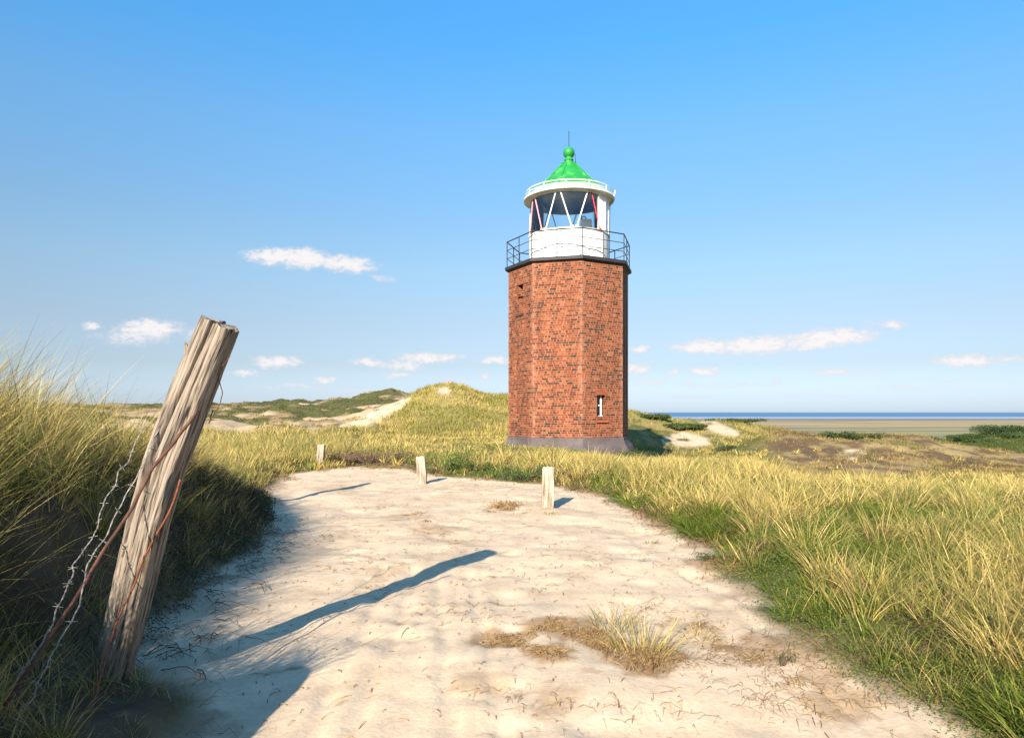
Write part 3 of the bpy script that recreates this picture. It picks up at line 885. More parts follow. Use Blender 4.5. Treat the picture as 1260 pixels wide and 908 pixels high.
def mat_brick():
    m = bpy.data.materials.new("red_brick"); m.use_nodes = True
    t = NT(m.node_tree)
    uvn = t.n('ShaderNodeUVMap', uv_map='UVMap')
    sep = t.n('ShaderNodeSeparateXYZ'); t.l(uvn.outputs[0], sep.inputs[0])
    u, v = sep.outputs[0], sep.outputs[1]
    CH = .09
    vr = t.m('DIVIDE', v, CH)
    row = t.m('FLOOR', vr)
    odd = t.m('MODULO', row, 2.0)
    bl = t.mapr(odd, 0, 1, .27, .135, False)          # stretcher and header courses
    us = t.m('ADD', t.m('DIVIDE', u, bl), t.m('MULTIPLY', row, .37))
    bi = t.m('FLOOR', us)
    fu = t.m('MULTIPLY', t.m('FRACT', us), bl)
    fv = t.m('MULTIPLY', t.m('FRACT', vr), CH)
    eu = t.m('MINIMUM', fu, t.m('SUBTRACT', bl, fu))
    ev = t.m('MINIMUM', fv, t.m('SUBTRACT', CH, fv))
    e = t.m('MINIMUM', eu, ev)
    tc = t.n('ShaderNodeTexCoord')
    nj = t.noise(tc.outputs['Object'], 14.0, 4, .6)
    e = t.m('ADD', e, t.mapr(nj.outputs[0], .3, .7, -.005, .005, False))
    brick = t.mapr(e, .004, .012)
    cmb = t.n('ShaderNodeCombineXYZ'); t.l(bi, cmb.inputs[0]); t.l(row, cmb.inputs[1])
    wn = t.n('ShaderNodeTexWhiteNoise', noise_dimensions='2D'); t.l(cmb.outputs[0], wn.inputs['Vector'])
    big = t.noise(tc.outputs['Object'], .8, 4, .6)
    rv = t.m('ADD', wn.outputs['Value'], t.mapr(big.outputs[0], .3, .7, -.10, .10, False))
    bc = t.ramp(rv, [(0.0, (.03, .018, .014)), (.07, (.055, .024, .016)), (.16, (.07, .020, .011)), (.34, (.145, .032, .014)), (.66, (.195, .047, .019)), (.86, (.235, .066, .026)), (1.0, (.27, .105, .05))])
    n2 = t.noise(tc.outputs['Object'], 26.0, 5, .65)
    bc = t.mix(1.0, bc, t.mapr(n2.outputs[0], .3, .7, .78, 1.2, False), 'MULTIPLY')
    col = t.mix(brick, (.31, .175, .105, 1), bc)
    # lime bloom down the corners and over patches
    at = t.n('ShaderNodeAttribute', attribute_name='corner')
    bloom = t.noise(tc.outputs['Object'], 3.2, 6, .7)
    bf = t.m('MULTIPLY', at.outputs['Fac'], t.mapr(bloom.outputs[0], .35, .65, 0, .5))
    bf = t.m('MAXIMUM', bf, t.m('MULTIPLY', t.mapr(bloom.outputs[0], .55, .75), .22))
    col = t.mix(bf, col, (.40, .21, .14, 1))
    streak = t.noise(t.vm('MULTIPLY', tc.outputs['Object'], (2.2, 2.2, .28)), 1.0, 5, .6)
    col = t.mix(1.0, col, t.mapr(streak.outputs[0], .3, .7, .78, 1.16, False), 'MULTIPLY')
    bs = t.n('ShaderNodeBsdfPrincipled')
    t.l(col, bs.inputs['Base Color'])
    bs.inputs['Roughness'].default_value = .85
    bs.inputs['Specular IOR Level'].default_value = .25
    hgt = t.m('ADD', brick, t.m('MULTIPLY', n2.outputs[0], .35))
    b = t.n('ShaderNodeBump'); b.inputs['Strength'].default_value = .5; b.inputs['Distance'].default_value = .01
    t.l(hgt, b.inputs['Height']); t.l(b.outputs[0], bs.inputs['Normal'])
    o = t.n('ShaderNodeOutputMaterial'); t.l(bs.outputs[0], o.inputs[0])
    return m

def mat_glass():
    m = bpy.data.materials.new("lantern_glass"); m.use_nodes = True
    t = NT(m.node_tree)
    tr = t.n('ShaderNodeBsdfTransparent'); tr.inputs[0].default_value = (.90, .95, .96, 1)
    gl = t.n('ShaderNodeBsdfGlossy'); gl.inputs['Roughness'].default_value = .03
    fr = t.n('ShaderNodeFresnel'); fr.inputs[0].default_value = 1.45
    mx = t.n('ShaderNodeMixShader')
    t.l(fr.outputs[0], mx.inputs[0]); t.l(tr.outputs[0], mx.inputs[1]); t.l(gl.outputs[0], mx.inputs[2])
    o = t.n('ShaderNodeOutputMaterial'); t.l(mx.outputs[0], o.inputs[0])
    return m

M_BRICK = mat_brick()
M_WHITE = mat_plain('white_paint', (.80, .79, .76), .45, var=.04, dirt=(.55, .50, .44), dirt_amt=.35, nscale=3)
M_DRUM = mat_plain('white_drum_paint', (.74, .72, .68), .5, var=.05, dirt=(.50, .40, .31), dirt_amt=.35, nscale=1.2)
M_EAVE = mat_plain('cream_paint', (.74, .76, .68), .5, var=.05, dirt=(.45, .36, .28), dirt_amt=.4, nscale=4)
M_GREEN = mat_plain('green_roof_paint', (.016, .235, .04), .4, var=.14, nscale=4, dirt=(.16, .42, .14), dirt_amt=.5)
M_BLACK = mat_plain('black_iron_paint', (.018, .022, .03), .5, var=.2, nscale=6)
M_CAP = mat_plain('dark_cornice', (.028, .028, .033), .6, var=.25, nscale=3, bump=.02)
M_PLINTH = mat_plain('grey_render', (.085, .068, .066), .8, var=.22, nscale=1.6, bump=.02, dirt=(.17, .14, .13), dirt_amt=.6)
M_CEIL = mat_plain('dark_blue_metal', (.06, .19, .56), .25, metal=0.0, spec=.6, var=.15, nscale=3)
M_RED = mat_plain('red_bar_paint', (.52, .05, .07), .45, var=.1)
M_PINK = mat_plain('pink_reflection_bar_paint', (.66, .30, .32), .45, var=.12)  # pink reflected from red glass, put into the bar colour
M_GLASS = mat_glass()
M_DARKGLASS = mat_plain('dark_pane', (.012, .014, .018), .08, spec=.6, var=.1)
M_LAMPBOX = mat_plain('lamp_housing_paint', (.78, .82, .84), .4, var=.05)
M_RUST = mat_plain('rusty_iron', (.10, .042, .026), .85, var=.4, nscale=30, bump=.004, dirt=(.06, .03, .025), dirt_amt=.7)
M_RUST2 = mat_plain('orange_rusty_wire', (.17, .055, .024), .85, var=.35, nscale=40)
M_ZINC = mat_plain('weathered_zinc_wire', (.29, .265, .24), .6, metal=.2, var=.35, nscale=30, dirt=(.18, .10, .06), dirt_amt=.5)

# ------------------------------------------------------------------ lighthouse
def lathe_bm(profile, seg=64, a0=0.0, a1=2 * math.pi, center=(0, 0, 0)):
    bm = bmesh.new()
    full = abs(a1 - a0 - 2 * math.pi) < 1e-6
    n = seg if full else seg + 1
    rings = []
    for (r, z) in profile:
        ring = []
        for i in range(n):
            a = a0 + (a1 - a0) * i / seg
            ring.append(bm.verts.new((center[0] + r * math.sin(a), center[1] - r * math.cos(a), center[2] + z)))
        rings.append(ring)
    for k in range(len(rings) - 1):
        for i in range(seg):
            j = (i + 1) % n
            bm.faces.new((rings[k][i], rings[k][j], rings[k + 1][j], rings[k + 1][i]))
    return bm

def tube_bm(bm, pts, r, sides=8, caps=True, taper=1.0):
    """tube along a polyline, added to bm"""
    pts = [Vector(p) for p in pts]
    rings = []
    up = Vector((0, 0, 1))
    t0 = (pts[1] - pts[0]).normalized()
    nrm = t0.cross(up)
    if nrm.length < .05: nrm = t0.cross(Vector((1, 0, 0)))
    nrm.normalize()
    for i, p in enumerate(pts):
        a = pts[max(i - 1, 0)]; b = pts[min(i + 1, len(pts) - 1)]
        t = (b - a).normalized()
        nrm = (nrm - t * nrm.dot(t)).normalized()
        bn = t.cross(nrm)
        rr = (r[i] if isinstance(r, (list, tuple)) else r) * (1 + (taper - 1) * i / (len(pts) - 1))
        rings.append([bm.verts.new(p + (nrm * math.cos(2 * math.pi * k / sides) + bn * math.sin(2 * math.pi * k / sides)) * rr) for k in range(sides)])
    for i in range(len(rings) - 1):
        for k in range(sides):
            bm.faces.new((rings[i][k], rings[i][(k + 1) % sides], rings[i + 1][(k + 1) % sides], rings[i + 1][k]))
    if caps:
        bm.faces.new(rings[0][::-1]); bm.faces.new(rings[-1])
    return bm

def box_bm(bm, c, ux, uy, uz, sx, sy, sz):
    vs = []
    for dz in (-1, 1):
        for dx, dy in ((-1, -1), (1, -1), (1, 1), (-1, 1)):
            vs.append(bm.verts.new(Vector(c) + ux * (dx * sx / 2) + uy * (dy * sy / 2) + uz * (dz * sz / 2)))
    for f in ((3, 2, 1, 0), (4, 5, 6, 7), (0, 1, 5, 4), (1, 2, 6, 5), (2, 3, 7, 6), (3, 0, 4, 7)):
        bm.faces.new([vs[i] for i in f])
    return bm

def build_lighthouse():
    T0 = 6.8                      # angle of the front corner, degrees from the -Y direction
    RT = 2.64
    base_z = gz(TOWER.x, TOWER.y - 3) - 0.12
    root = empty('lighthouse', (TOWER.x, TOWER.y, 0))
    tag(root, 'octagonal red brick lighthouse with white lantern room and green domed roof', 'lighthouse')
    ang = [R(T0 + 45 * k) for k in range(8)]
    def oct(r, k, z): return Vector((r * math.sin(ang[k % 8]), -r * math.cos(ang[k % 8]), z))
    zb, zt = .53, 7.62
    # ---- brick walls with real openings
    bm = bmesh.new()
    uvl = bm.loops.layers.uv.new('UVMap')
    cl = bm.verts.layers.float.new('corner')
    side = 2 * RT * math.sin(R(22.5))
    def quad(p, uvs, cor=(0, 0, 0, 0)):
        vs = [bm.verts.new(q) for q in p]
        for v_, c_ in zip(vs, cor): v_[cl] = c_
        f = bm.faces.new(vs)
        for l_, uv_ in zip(f.loops, uvs): l_[uvl].uv = uv_
    def face(k, opens):
        a, b = oct(RT, k, 0), oct(RT, k + 1, 0)
        e = (b - a) / side
        nrm = Vector((e.y, -e.x, 0))
        def pt(s, z, dep=0): return a + e * s + Vector((0, 0, z)) - nrm * dep
        u0 = k * 3.0
        ss = sorted({0, .16, side - .16, side} | {o[0] for o in opens} | {o[1] for o in opens})
        zs = sorted({zb, zt} | {o[2] for o in opens} | {o[3] for o in opens})
        for i in range(len(ss) - 1):
            for j in range(len(zs) - 1):
                s0, s1, z0, z1 = ss[i], ss[i + 1], zs[j], zs[j + 1]
                if any(o[0] <= s0 + 1e-6 and s1 <= o[1] + 1e-6 and o[2] <= z0 + 1e-6 and z1 <= o[3] + 1e-6 for o in opens):
                    continue
                c0 = 1.0 if (s0 < .001 or s0 > side - .001) else 0.0
                c1 = 1.0 if (s1 < .001 or s1 > side - .001) else 0.0
                quad([pt(s0, z0), pt(s1, z0), pt(s1, z1), pt(s0, z1)], [(u0 + s0, z0), (u0 + s1, z0), (u0 + s1, z1), (u0 + s0, z1)], (c0, c1, c1, c0))
        for (s0, s1, z0, z1, dep) in opens:
            quad([pt(s0, z0), pt(s0, z0, dep), pt(s0, z1, dep), pt(s0, z1)][::-1], [(u0, z0), (u0 + dep, z0), (u0 + dep, z1), (u0, z1)][::-1])
            quad([pt(s1, z0), pt(s1, z0, dep), pt(s1, z1, dep), pt(s1, z1)], [(u0, z0), (u0 + dep, z0), (u0 + dep, z1), (u0, z1)])
            quad([pt(s0, z1), pt(s0, z1, dep), pt(s1, z1, dep), pt(s1, z1)][::-1], [(u0, 0), (u0, dep), (u0 + s1 - s0, dep), (u0 + s1 - s0, 0)][::-1])
            quad([pt(s0, z0), pt(s0, z0, dep), pt(s1, z0, dep), pt(s1, z0)], [(u0, 0), (u0, dep), (u0 + s1 - s0, dep), (u0 + s1 - s0, 0)])
            quad([pt(s0, z0, dep), pt(s1, z0, dep), pt(s1, z1, dep), pt(s0, z1, dep)], [(u0 + s0, z0), (u0 + s1, z0), (u0 + s1, z1), (u0 + s0, z1)])
        return pt
    w_s0, w_s1, w_z0, w_z1 = .72, 1.16, 1.42, 2.28
    for k in range(8):
        op = []
        if k == 0: op = [(w_s0, w_s1, w_z0, w_z1, .26)]
        if k == 6: op = [(.76, 1.24, 5.70, 6.42, .09), (.76, 1.24, 6.45, 6.92, .40)]
        pt = face(k, op)
        if k == 0: pt0 = pt
        if k == 6: pt6 = pt
    wall = from_bm('wall', bm, M_BRICK, root)
    # lower window
    a, b = oct(RT, 0, 0), oct(RT, 1, 0)
    e = (b - a).normalized(); nrm = Vector((e.y, -e.x, 0)); uz = Vector((0, 0, 1))
    bm = bmesh.new()
    zc = (w_z0 + w_z1) / 2; sc = (w_s0 + w_s1) / 2
    box_bm(bm, pt0(w_s1 - .11, zc, .19), e, nrm, uz, .04, .05, w_z1 - w_z0 - .01)
    box_bm(bm, pt0(sc, w_z0 + .02, .20), e, nrm, uz, w_s1 - w_s0 - .012, .03, .03)
    box_bm(bm, pt0(sc - .03, zc + .02, .180), e, nrm, uz, w_s1 - w_s0 - .10, .03, .035)
    win = from_bm('window', bm, M_WHITE, root)
    bm = bmesh.new()
    box_bm(bm, pt0(sc, zc, .225), e, nrm, uz, w_s1 - w_s0 - .02, .012, w_z1 - w_z0 - .02)
    from_bm('pane', bm, M_DARKGLASS, win)
    bm = bmesh.new()
    M_SOLD = mat_plain('orange_brick', (.24, .066, .03), .85, var=.25, nscale=9, bump=.01)
    p = [pt0(w_s0 - .06, w_z0 - .24, -.002), pt0(w_s1 + .10, w_z0 - .24, -.002), pt0(w_s1 + .02, w_z0 + .01, -.002), pt0(w_s0 + .02, w_z0 + .01, -.002),
         pt0(w_s0 - .06, w_z0 - .24, -.07), pt0(w_s1 + .10, w_z0 - .24, -.07), pt0(w_s1 + .0, w_z0 + .012, .12), pt0(w_s0 + .0, w_z0 + .012, .12)]
    vs = [bm.verts.new(q) for q in p]
    for f in ((4, 5, 6, 7), (0, 1, 5, 4), (1, 2, 6, 5), (0, 4, 7, 3), (3, 7, 6, 2)):
        bm.faces.new([vs[i] for i in f])
    from_bm('sill', bm, M_SOLD, win)
    bm = bmesh.new()
    nv = 7
    for i in range(nv):                                                  # segmental arch of standing bricks
        t = (i + .5) / nv - .5
        c = pt0(sc + t * .64, w_z1 + .13 - .10 * (2 * t) ** 2 * .6, -.004)
        tilt = -t * .5
        ux = e * math.cos(tilt) + uz * math.sin(tilt); up = uz * math.cos(tilt) - e * math.sin(tilt)
        box_bm(bm, c, ux, nrm, up, .078, .02, .22)
    from_bm('lintel', bm, M_SOLD, win)
    # upper slit: dark pane at the back of the recess, small sill
    bm = bmesh.new()
    box_bm(bm, pt6(1.0, 6.685, .37), (oct(RT, 7, 0) - oct(RT, 6, 0)).normalized(), Vector((0, 0, 1)).cross((oct(RT, 7, 0) - oct(RT, 6, 0)).normalized()), uz, .46, .012, .45)
    slit = from_bm('slit_window', bm, M_DARKGLASS, root)
    e6 = (oct(RT, 7, 0) - oct(RT, 6, 0)).normalized(); n6 = Vector((e6.y, -e6.x, 0))
    bm = bmesh.new()
    box_bm(bm, pt6(1.0, 5.66, -.02), e6, n6, uz, .62, .07, .10)
    from_bm('sill', bm, mat_plain('dark_brick_sill', (.08, .04, .03), .85, var=.3, nscale=10), slit)
    # plinth
    bm = bmesh.new()
    prof = [(2.94, base_z - .4), (2.93, base_z + .10), (2.86, .16), (2.76, .30), (2.705, .44), (2.685, .565), (2.60, .585)]
    rings = [[bm.verts.new(oct(r, k, z)) for k in range(8)] for r, z in prof]
    for i in range(len(rings) - 1):
        for k in range(8):
            bm.faces.new((rings[i][k], rings[i][(k + 1) % 8], rings[i + 1][(k + 1) % 8], rings[i + 1][k]))
    from_bm('plinth', bm, M_PLINTH, root)
    # cornice slab / gallery deck
    bm = bmesh.new()
    prof = [(2.60, zt - .03), (2.68, zt), (2.70, zt + .035), (2.79, zt + .05), (2.80, zt + .17), (2.77, zt + .185), (0.02, zt + .20)]
    rings = [[bm.verts.new(oct(r, k, z)) for k in range(8)] for r, z in prof]
    for i in range(len(rings) - 1):
        for k in range(8):
            bm.faces.new((rings[i][k], rings[i][(k + 1) % 8], rings[i + 1][(k + 1) % 8], rings[i + 1][k]))
    from_bm('gallery_deck', bm, M_CAP, root)
    zd = zt + .19
    # railing: a post at every corner and mid side, three rails
    RR = 2.70
    bm = bmesh.new()
    for z, r in ((zd + 1.08, .024), (zd + .72, .014), (zd + .37, .014)):
        for k in range(8):
            tube_bm(bm, [oct(RR, k, z), oct(RR, k + 1, z)], r, 8)
    rail = from_bm('railing', bm, M_BLACK, root)
    for k in range(8):
        for f in (0, .5):
            p = oct(RR, k, zd - .06).lerp(oct(RR, k + 1, zd - .06), f)
            bm = bmesh.new()
            tube_bm(bm, [p, p + Vector((0, 0, 1.14))], .02, 8)
            box_bm(bm, p + Vector((0, 0, .05)), Vector((1, 0, 0)), Vector((0, 1, 0)), uz, .09, .09, .03)
            from_bm('railing_post', bm, M_BLACK, rail)
    # lantern wall
    RL = 1.71
    zl, zg = 9.18, 10.66
    bm = lathe_bm([(RL + .03, zd), (RL + .03, zd + .06), (RL, zd + .07), (RL, zl - .05), (RL + .035, zl - .045), (RL + .035, zl), (RL - .10, zl + .005), (RL - .10, zd + .02)], 64)
    lant = from_bm('lantern_wall', bm, M_DRUM, root, False)
    for a in range(10, 370, 45):
        aa = R(a - 4.7)
        d_ = Vector((math.sin(aa), -math.cos(aa), 0)); s_ = Vector((d_.y, -d_.x, 0))
        bm = bmesh.new()
        box_bm(bm, d_ * (RL + .004) + Vector((0, 0, (zd + zl) / 2)), s_, d_, Vector((0, 0, 1)), .07, .02, zl - zd - .16)
        from_bm('plate_joint', bm, M_DRUM, lant)
    # blind steel panel closing the right part of the glazing
    c0 = R(-4.7)
    bm = lathe_bm([(RL - .06, zl + .01), (RL - .005, zl + .01), (RL - .005, zg), (RL - .06, zg), (RL - .06, zl + .01)], 22, R(45) + c0, R(118) + c0)
    bp = from_bm('blind_panel', bm, M_WHITE, root)
    bm = bmesh.new()
    for a in (45.5, 62, 80, 98):
        aa = R(a) + c0
        d_ = Vector((math.sin(aa), -math.cos(aa), 0)); s_ = Vector((d_.y, -d_.x, 0))
        box_bm(bm, d_ * (RL + .012) + Vector((0, 0, (zl + zg) / 2)), s_, d_, uz, .05, .03, zg - zl - .02)
    from_bm('panel_batten', bm, M_EAVE, bp)
    # glass
    bm = lathe_bm([(RL - .035, zl + .004), (RL - .035, zg)], 46, R(118) + c0, R(405) + c0)
    from_bm('glazing', bm, M_GLASS, root, True)
    # zig-zag glazing bars
    for k in range(8):
        bb = 7.5 + 45 * k
        for s in (-1, 1):
            ab, at_ = R(bb + s * 3.4) + c0, R(bb + s * 19.5) + c0
            mid = (bb + s * 11 + 180) % 360 - 180
            if 47 < mid < 117: continue
            p0 = Vector((RL * math.sin(ab), -RL * math.cos(ab), zl))
            p1 = Vector((RL * math.sin(at_), -RL * math.cos(at_), zg + .03))
            m_ = M_WHITE
            if -75 < mid < -40: m_ = M_PINK
            if 33 < mid < 60: m_ = M_RED
            bm = bmesh.new()
            tube_bm(bm, [p0, p1], .026, 8)
            box_bm(bm, p0 + Vector((0, 0, .03)), Vector((math.cos(ab), math.sin(ab), 0)), Vector((math.sin(ab), -math.cos(ab), 0)), uz, .13, .07, .08)
            from_bm('glazing_bar', bm, m_, root)
    # inside: ceiling, lamp on its pedestal
    bm = lathe_bm([(RL - .04, zg - .02), (1.1, zg + .14), (.45, zg + .27), (.01, zg + .30)], 64)
    from_bm('ceiling', bm, M_CEIL, root, True)
    bm = bmesh.new()
    lp = Vector((.80, .5, 0))
    box_bm(bm, lp + Vector((0, 0, 9.72)), Vector((1, 0, 0)), Vector((0, 1, 0)), uz, .46, .42, .70)
    bmesh.ops.bevel(bm, geom=bm.edges[:], offset=.03, segments=2, affect='EDGES')
    lamp = from_bm('lamp_housing', bm, M_LAMPBOX, root)
    bm = lathe_bm([(.16, zd), (.16, zd + .05), (.10, zd + .1), (.10, 9.32)], 20, center=(lp.x, lp.y, 0))
    from_bm('lamp_pedestal', bm, M_BLACK, lamp, True)
    bm = lathe_bm([(.02, 10.07), (.12, 10.07), (.13, 10.11), (.11, 10.19), (.05, 10.24), (.005, 10.25)], 20, center=(lp.x - .1, lp.y, 0))
    from_bm('lamp_lens', bm, M_GLASS, lamp, True)
    # eaves: rolled gutter, cornice band, thin rail on stanchions
    RG = 1.92
    prof = [(RL - .05, zg - .01), (RL + .06, zg - .01), (RL + .07, zg + .03), (RG - .05, zg + .035)]
    for i in range(11):
        a = math.pi * 1.25 * i / 10 - math.pi / 2
        prof.append((RG + .055 * math.cos(a) - .0, zg + .095 + .06 * math.sin(a)))
    prof += [(RG - .08, zg + .14), (RL + .02, zg + .24)]
    eave = from_bm('eave', lathe_bm(prof, 72), M_EAVE, root, True)
    bm = bmesh.new()
    rail_pts = lambda r, z: [Vector((r * math.sin(2 * math.pi * i / 64), -r * math.cos(2 * math.pi * i / 64), z)) for i in range(65)]
    tube_bm(bm, rail_pts(RG - .06, zg + .42), .022, 8, False)
    tube_bm(bm, rail_pts(RG - .06, zg + .30), .013, 8, False)
    for i in range(12):
        a = R(22 + 30 * i)
        p = Vector(((RG - .06) * math.sin(a), -(RG - .06) * math.cos(a), zg + .12))
        tube_bm(bm, [p, p + Vector((0, 0, .31))], .02, 8)
    from_bm('eave_rail', bm, M_EAVE, eave)
    bm = bmesh.new()
    tube_bm(bm, [(RG * .97, -.25, zg + .1), (RG * 1.01, -.25, zg + .30), (RG * 1.03, -.25, zg + .47)], .03, 8)
    from_bm('aerial', bm, M_WHITE, root)
    from_bm('eave_skirt', lathe_bm([(RG - .10, zg + .141), (RL + .04, zg + .22), (1.63, zg + .39)], 72), mat_plain('pale_green_paint', (.50, .66, .44), .45, var=.08), eave, True)
    # roof
    prof = [(RL - .02, zg + .25), (1.625, zg + .385), (1.60, zg + .42), (1.35, zg + .62), (1.06, zg + .89), (.82, zg + 1.14), (.60, zg + 1.38), (.42, zg + 1.56), (.31, zg + 1.68)]
    bm = lathe_bm(prof, 64)
    roof = from_bm('roof', bm, M_GREEN, root, True)
    bm = bmesh.new()
    for k in range(12):
        a = R(k * 30 + 10)
        tube_bm(bm, [Vector((math.sin(a) * (r + .004), -math.cos(a) * (r + .004), z + .006)) for r, z in prof[1:]], .026, 6)
    from_bm('roof_seam', bm, M_GREEN, roof)
    zf = zg + 1.68
    fin = [(.31, zf - .02), (.335, zf), (.335, zf + .035), (.30, zf + .045), (.17, zf + .06), (.155, zf + .15), (.20, zf + .17), (.205, zf + .20), (.16, zf + .22), (.145, zf + .29)]
    cz = zf + .50
    for i in range(15):
        a = -1.05 + (math.pi / 2 + 1.05) * i / 14
        fin.append((max(.25 * math.cos(a), .004), cz + .25 * math.sin(a)))
    from_bm('finial', lathe_bm(fin, 32), M_GREEN, roof, True)
    bm = bmesh.new()
    tube_bm(bm, [(0, 0, cz + .24), (0, 0, cz + .95)], .016, 6)
    from_bm('lightning_rod', bm, M_BLACK, root)
    bm = bmesh.new()
    tube_bm(bm, [(.27, -.05, cz - .05), (.28, -.05, cz - .5)], .012, 6)
    from_bm('earth_wire', bm, M_BLACK, root)
    bm = bmesh.new()
    a = R(82) + c0
    d_ = Vector((math.sin(a), -math.cos(a), 0))
    pts = [d_ * (RG - .02) + Vector((0, 0, zg + .02)), d_ * (RL + .07) + Vector((0, 0, zg - .12)), d_ * (RL + .05) + Vector((0, 0, zg - .7)), d_ * (RL + .03) + Vector((0, 0, zd + .1))]
    tube_bm(bm, pts, .018, 6)
    from_bm('cable', bm, M_BLACK, root)
build_lighthouse()

# ------------------------------------------------------------------ weathered wood
def mat_wood(name, light, dark, scale=1.0):
    m = bpy.data.materials.new(name); m.use_nodes = True
    t = NT(m.node_tree)
    uvn = t.n('ShaderNodeUVMap', uv_map='UVMap')
    g1 = t.noise(t.vm('MULTIPLY', uvn.outputs[0], (34 * scale, 2.2 * scale, 1)), 1.0, 6, .62, .6)
    g2 = t.noise(t.vm('MULTIPLY', uvn.outputs[0], (120 * scale, 5 * scale, 1)), 1.0, 4, .6, .3)
    bl = t.noise(t.vm('MULTIPLY', uvn.outputs[0], (6 * scale, 5 * scale, 1)), 1.0, 5, .6)
    v = t.m('ADD', t.m('MULTIPLY', g1.outputs[0], .62), t.m('MULTIPLY', g2.outputs[0], .38))
    c = t.ramp(v, [(.40, dark), (.47, tuple(.5 * a + .5 * b for a, b in zip(light, dark))), (.54, light), (.70, tuple(min(1, a * 1.25) for a in light))])
    c = t.mix(t.m('MULTIPLY', t.mapr(bl.outputs[0], .5, .7), .35), c, (.26, .19, .12, 1))
    bs = t.n('ShaderNodeBsdfPrincipled')
    t.l(c, bs.inputs['Base Color'])
    bs.inputs['Roughness'].default_value = .88
    bs.inputs['Specular IOR Level'].default_value = .15
    b = t.n('ShaderNodeBump'); b.inputs['Strength'].default_value = .9; b.inputs['Distance'].default_value = .012
    t.l(v, b.inputs['Height']); t.l(b.outputs[0], bs.inputs['Normal'])
    o = t.n('ShaderNodeOutputMaterial'); t.l(bs.outputs[0], o.inputs[0])
    return m
M_WOOD = mat_wood('weathered_wood', (.27, .222, .175), (.028, .021, .017))
M_WOOD2 = mat_wood('bleached_wood', (.40, .335, .26), (.13, .095, .07), .8)

def post_mesh(name, axis, radii, seed, mat, square=.0, groove=.16, na=72, nl=90, topcut=(0, 0), ecc=1.0, chips=.05, parent=None):
    """old post along a polyline: cracked along the grain, ragged sawn top"""
    axis = [Vector(p) for p in axis]
    cum = [0]
    for i in range(1, len(axis)): cum.append(cum[-1] + (axis[i] - axis[i - 1]).length)
    tot = cum[-1]
    def at(s):
        for i in range(1, len(axis)):
            if s <= cum[i] + 1e-9:
                f = (s - cum[i - 1]) / (cum[i] - cum[i - 1]); return axis[i - 1].lerp(axis[i], f), radii[i - 1] + (radii[i] - radii[i - 1]) * f
        return axis[-1], radii[-1]
    t = (axis[-1] - axis[0]).normalized()
    ex = t.cross(Vector((0, 1, 0))).normalized(); ex = -ex if ex.x < 0 else ex
    ey = t.cross(ex).normalized(); ey = -ey if ey.y < 0 else ey
    rnd = random.Random(seed)
    cracks = [(rnd.uniform(0, 6.283), rnd.uniform(.03, .085), rnd.uniform(.10, .40), rnd.uniform(-.2, .6), rnd.uniform(.5, 1.3)) for _ in range(17)]
    bm = bmesh.new(); uvl = bm.loops.layers.uv.new('UVMap')
    rings = []
    for i in range(nl + 1):
        s = tot * i / nl
        c, r = at(s)
        f = i / nl
        ring = []
        for k in range(na):
            a = 2 * math.pi * k / na
            ca, sa = math.cos(a), math.sin(a)
            q = 1.0
            if square: q = 1 + square * (1 / max(abs(ca), abs(sa)) - 1)
            n1 = mnoise.noise(Vector((ca * 2.6 + seed, sa * 2.6, s * 1.1)))
            n2 = mnoise.noise(Vector((ca * 8 + seed, sa * 8, s * 2.3 + 7)))
            n3 = mnoise.noise(Vector((ca * 20 + seed, sa * 20, s * 9)))
            rr = r * q * (1 + .07 * n1 + groove * .45 * n2 + .03 * n3)
            for (ac, wd, dp, f0, f1) in cracks:
                if f0 < f < f1:
                    da = (a - ac + .25 * math.sin(s * 3 + ac) + math.pi) % (2 * math.pi) - math.pi
                    w_ = wd * min(1, (f - f0) * 5, (f1 - f) * 5)
                    if abs(da) < w_ * 2: rr *= 1 - dp * groove * 5.5 * math.exp(-(da / max(w_, .01)) ** 2)
            p = c + ex * (ca * rr) + ey * (sa * rr * ecc)
            if f > .86:
                p = p + t * (((ca * topcut[0] + sa * topcut[1]) + chips * mnoise.noise(Vector((ca * 3.1, sa * 3.1, seed * 1.7)))) * (f - .86) / .14)
            ring.append(bm.verts.new(p))
        rings.append(ring)
    rm = sum(radii) / len(radii)
    for i in range(nl):
        for k in range(na):
            fc = bm.faces.new((rings[i][k], rings[i][(k + 1) % na], rings[i + 1][(k + 1) % na], rings[i + 1][k]))
            us = [k, k + 1, k + 1, k]; vs = [i, i, i + 1, i + 1]
            for l_, u_, v_ in zip(fc.loops, us, vs): l_[uvl].uv = (u_ / na * 6.283 * rm, v_ / nl * tot)
    # end grain
    c = Vector((0, 0, 0))
    for v_ in rings[-1]: c += v_.co
    c /= na
    prev = rings[-1]
    for sc in (.6, .25):
        nr = [bm.verts.new(c.lerp(v_.co, sc) + t * .006 * mnoise.noise(v_.co * 30)) for v_ in rings[-1]]
        for k in range(na):
            fc = bm.faces.new((prev[k], prev[(k + 1) % na], nr[(k + 1) % na], nr[k]))
            for l_ in fc.loops: l_[uvl].uv = (l_.vert.co.x * 1.0, l_.vert.co.y * 1.0)
        prev = nr
    fc = bm.faces.new(prev)
    bm.faces.ensure_lookup_table()
    bmesh.ops.recalc_face_normals(bm, faces=bm.faces[:])
    return from_bm(name, bm, mat, parent, False)

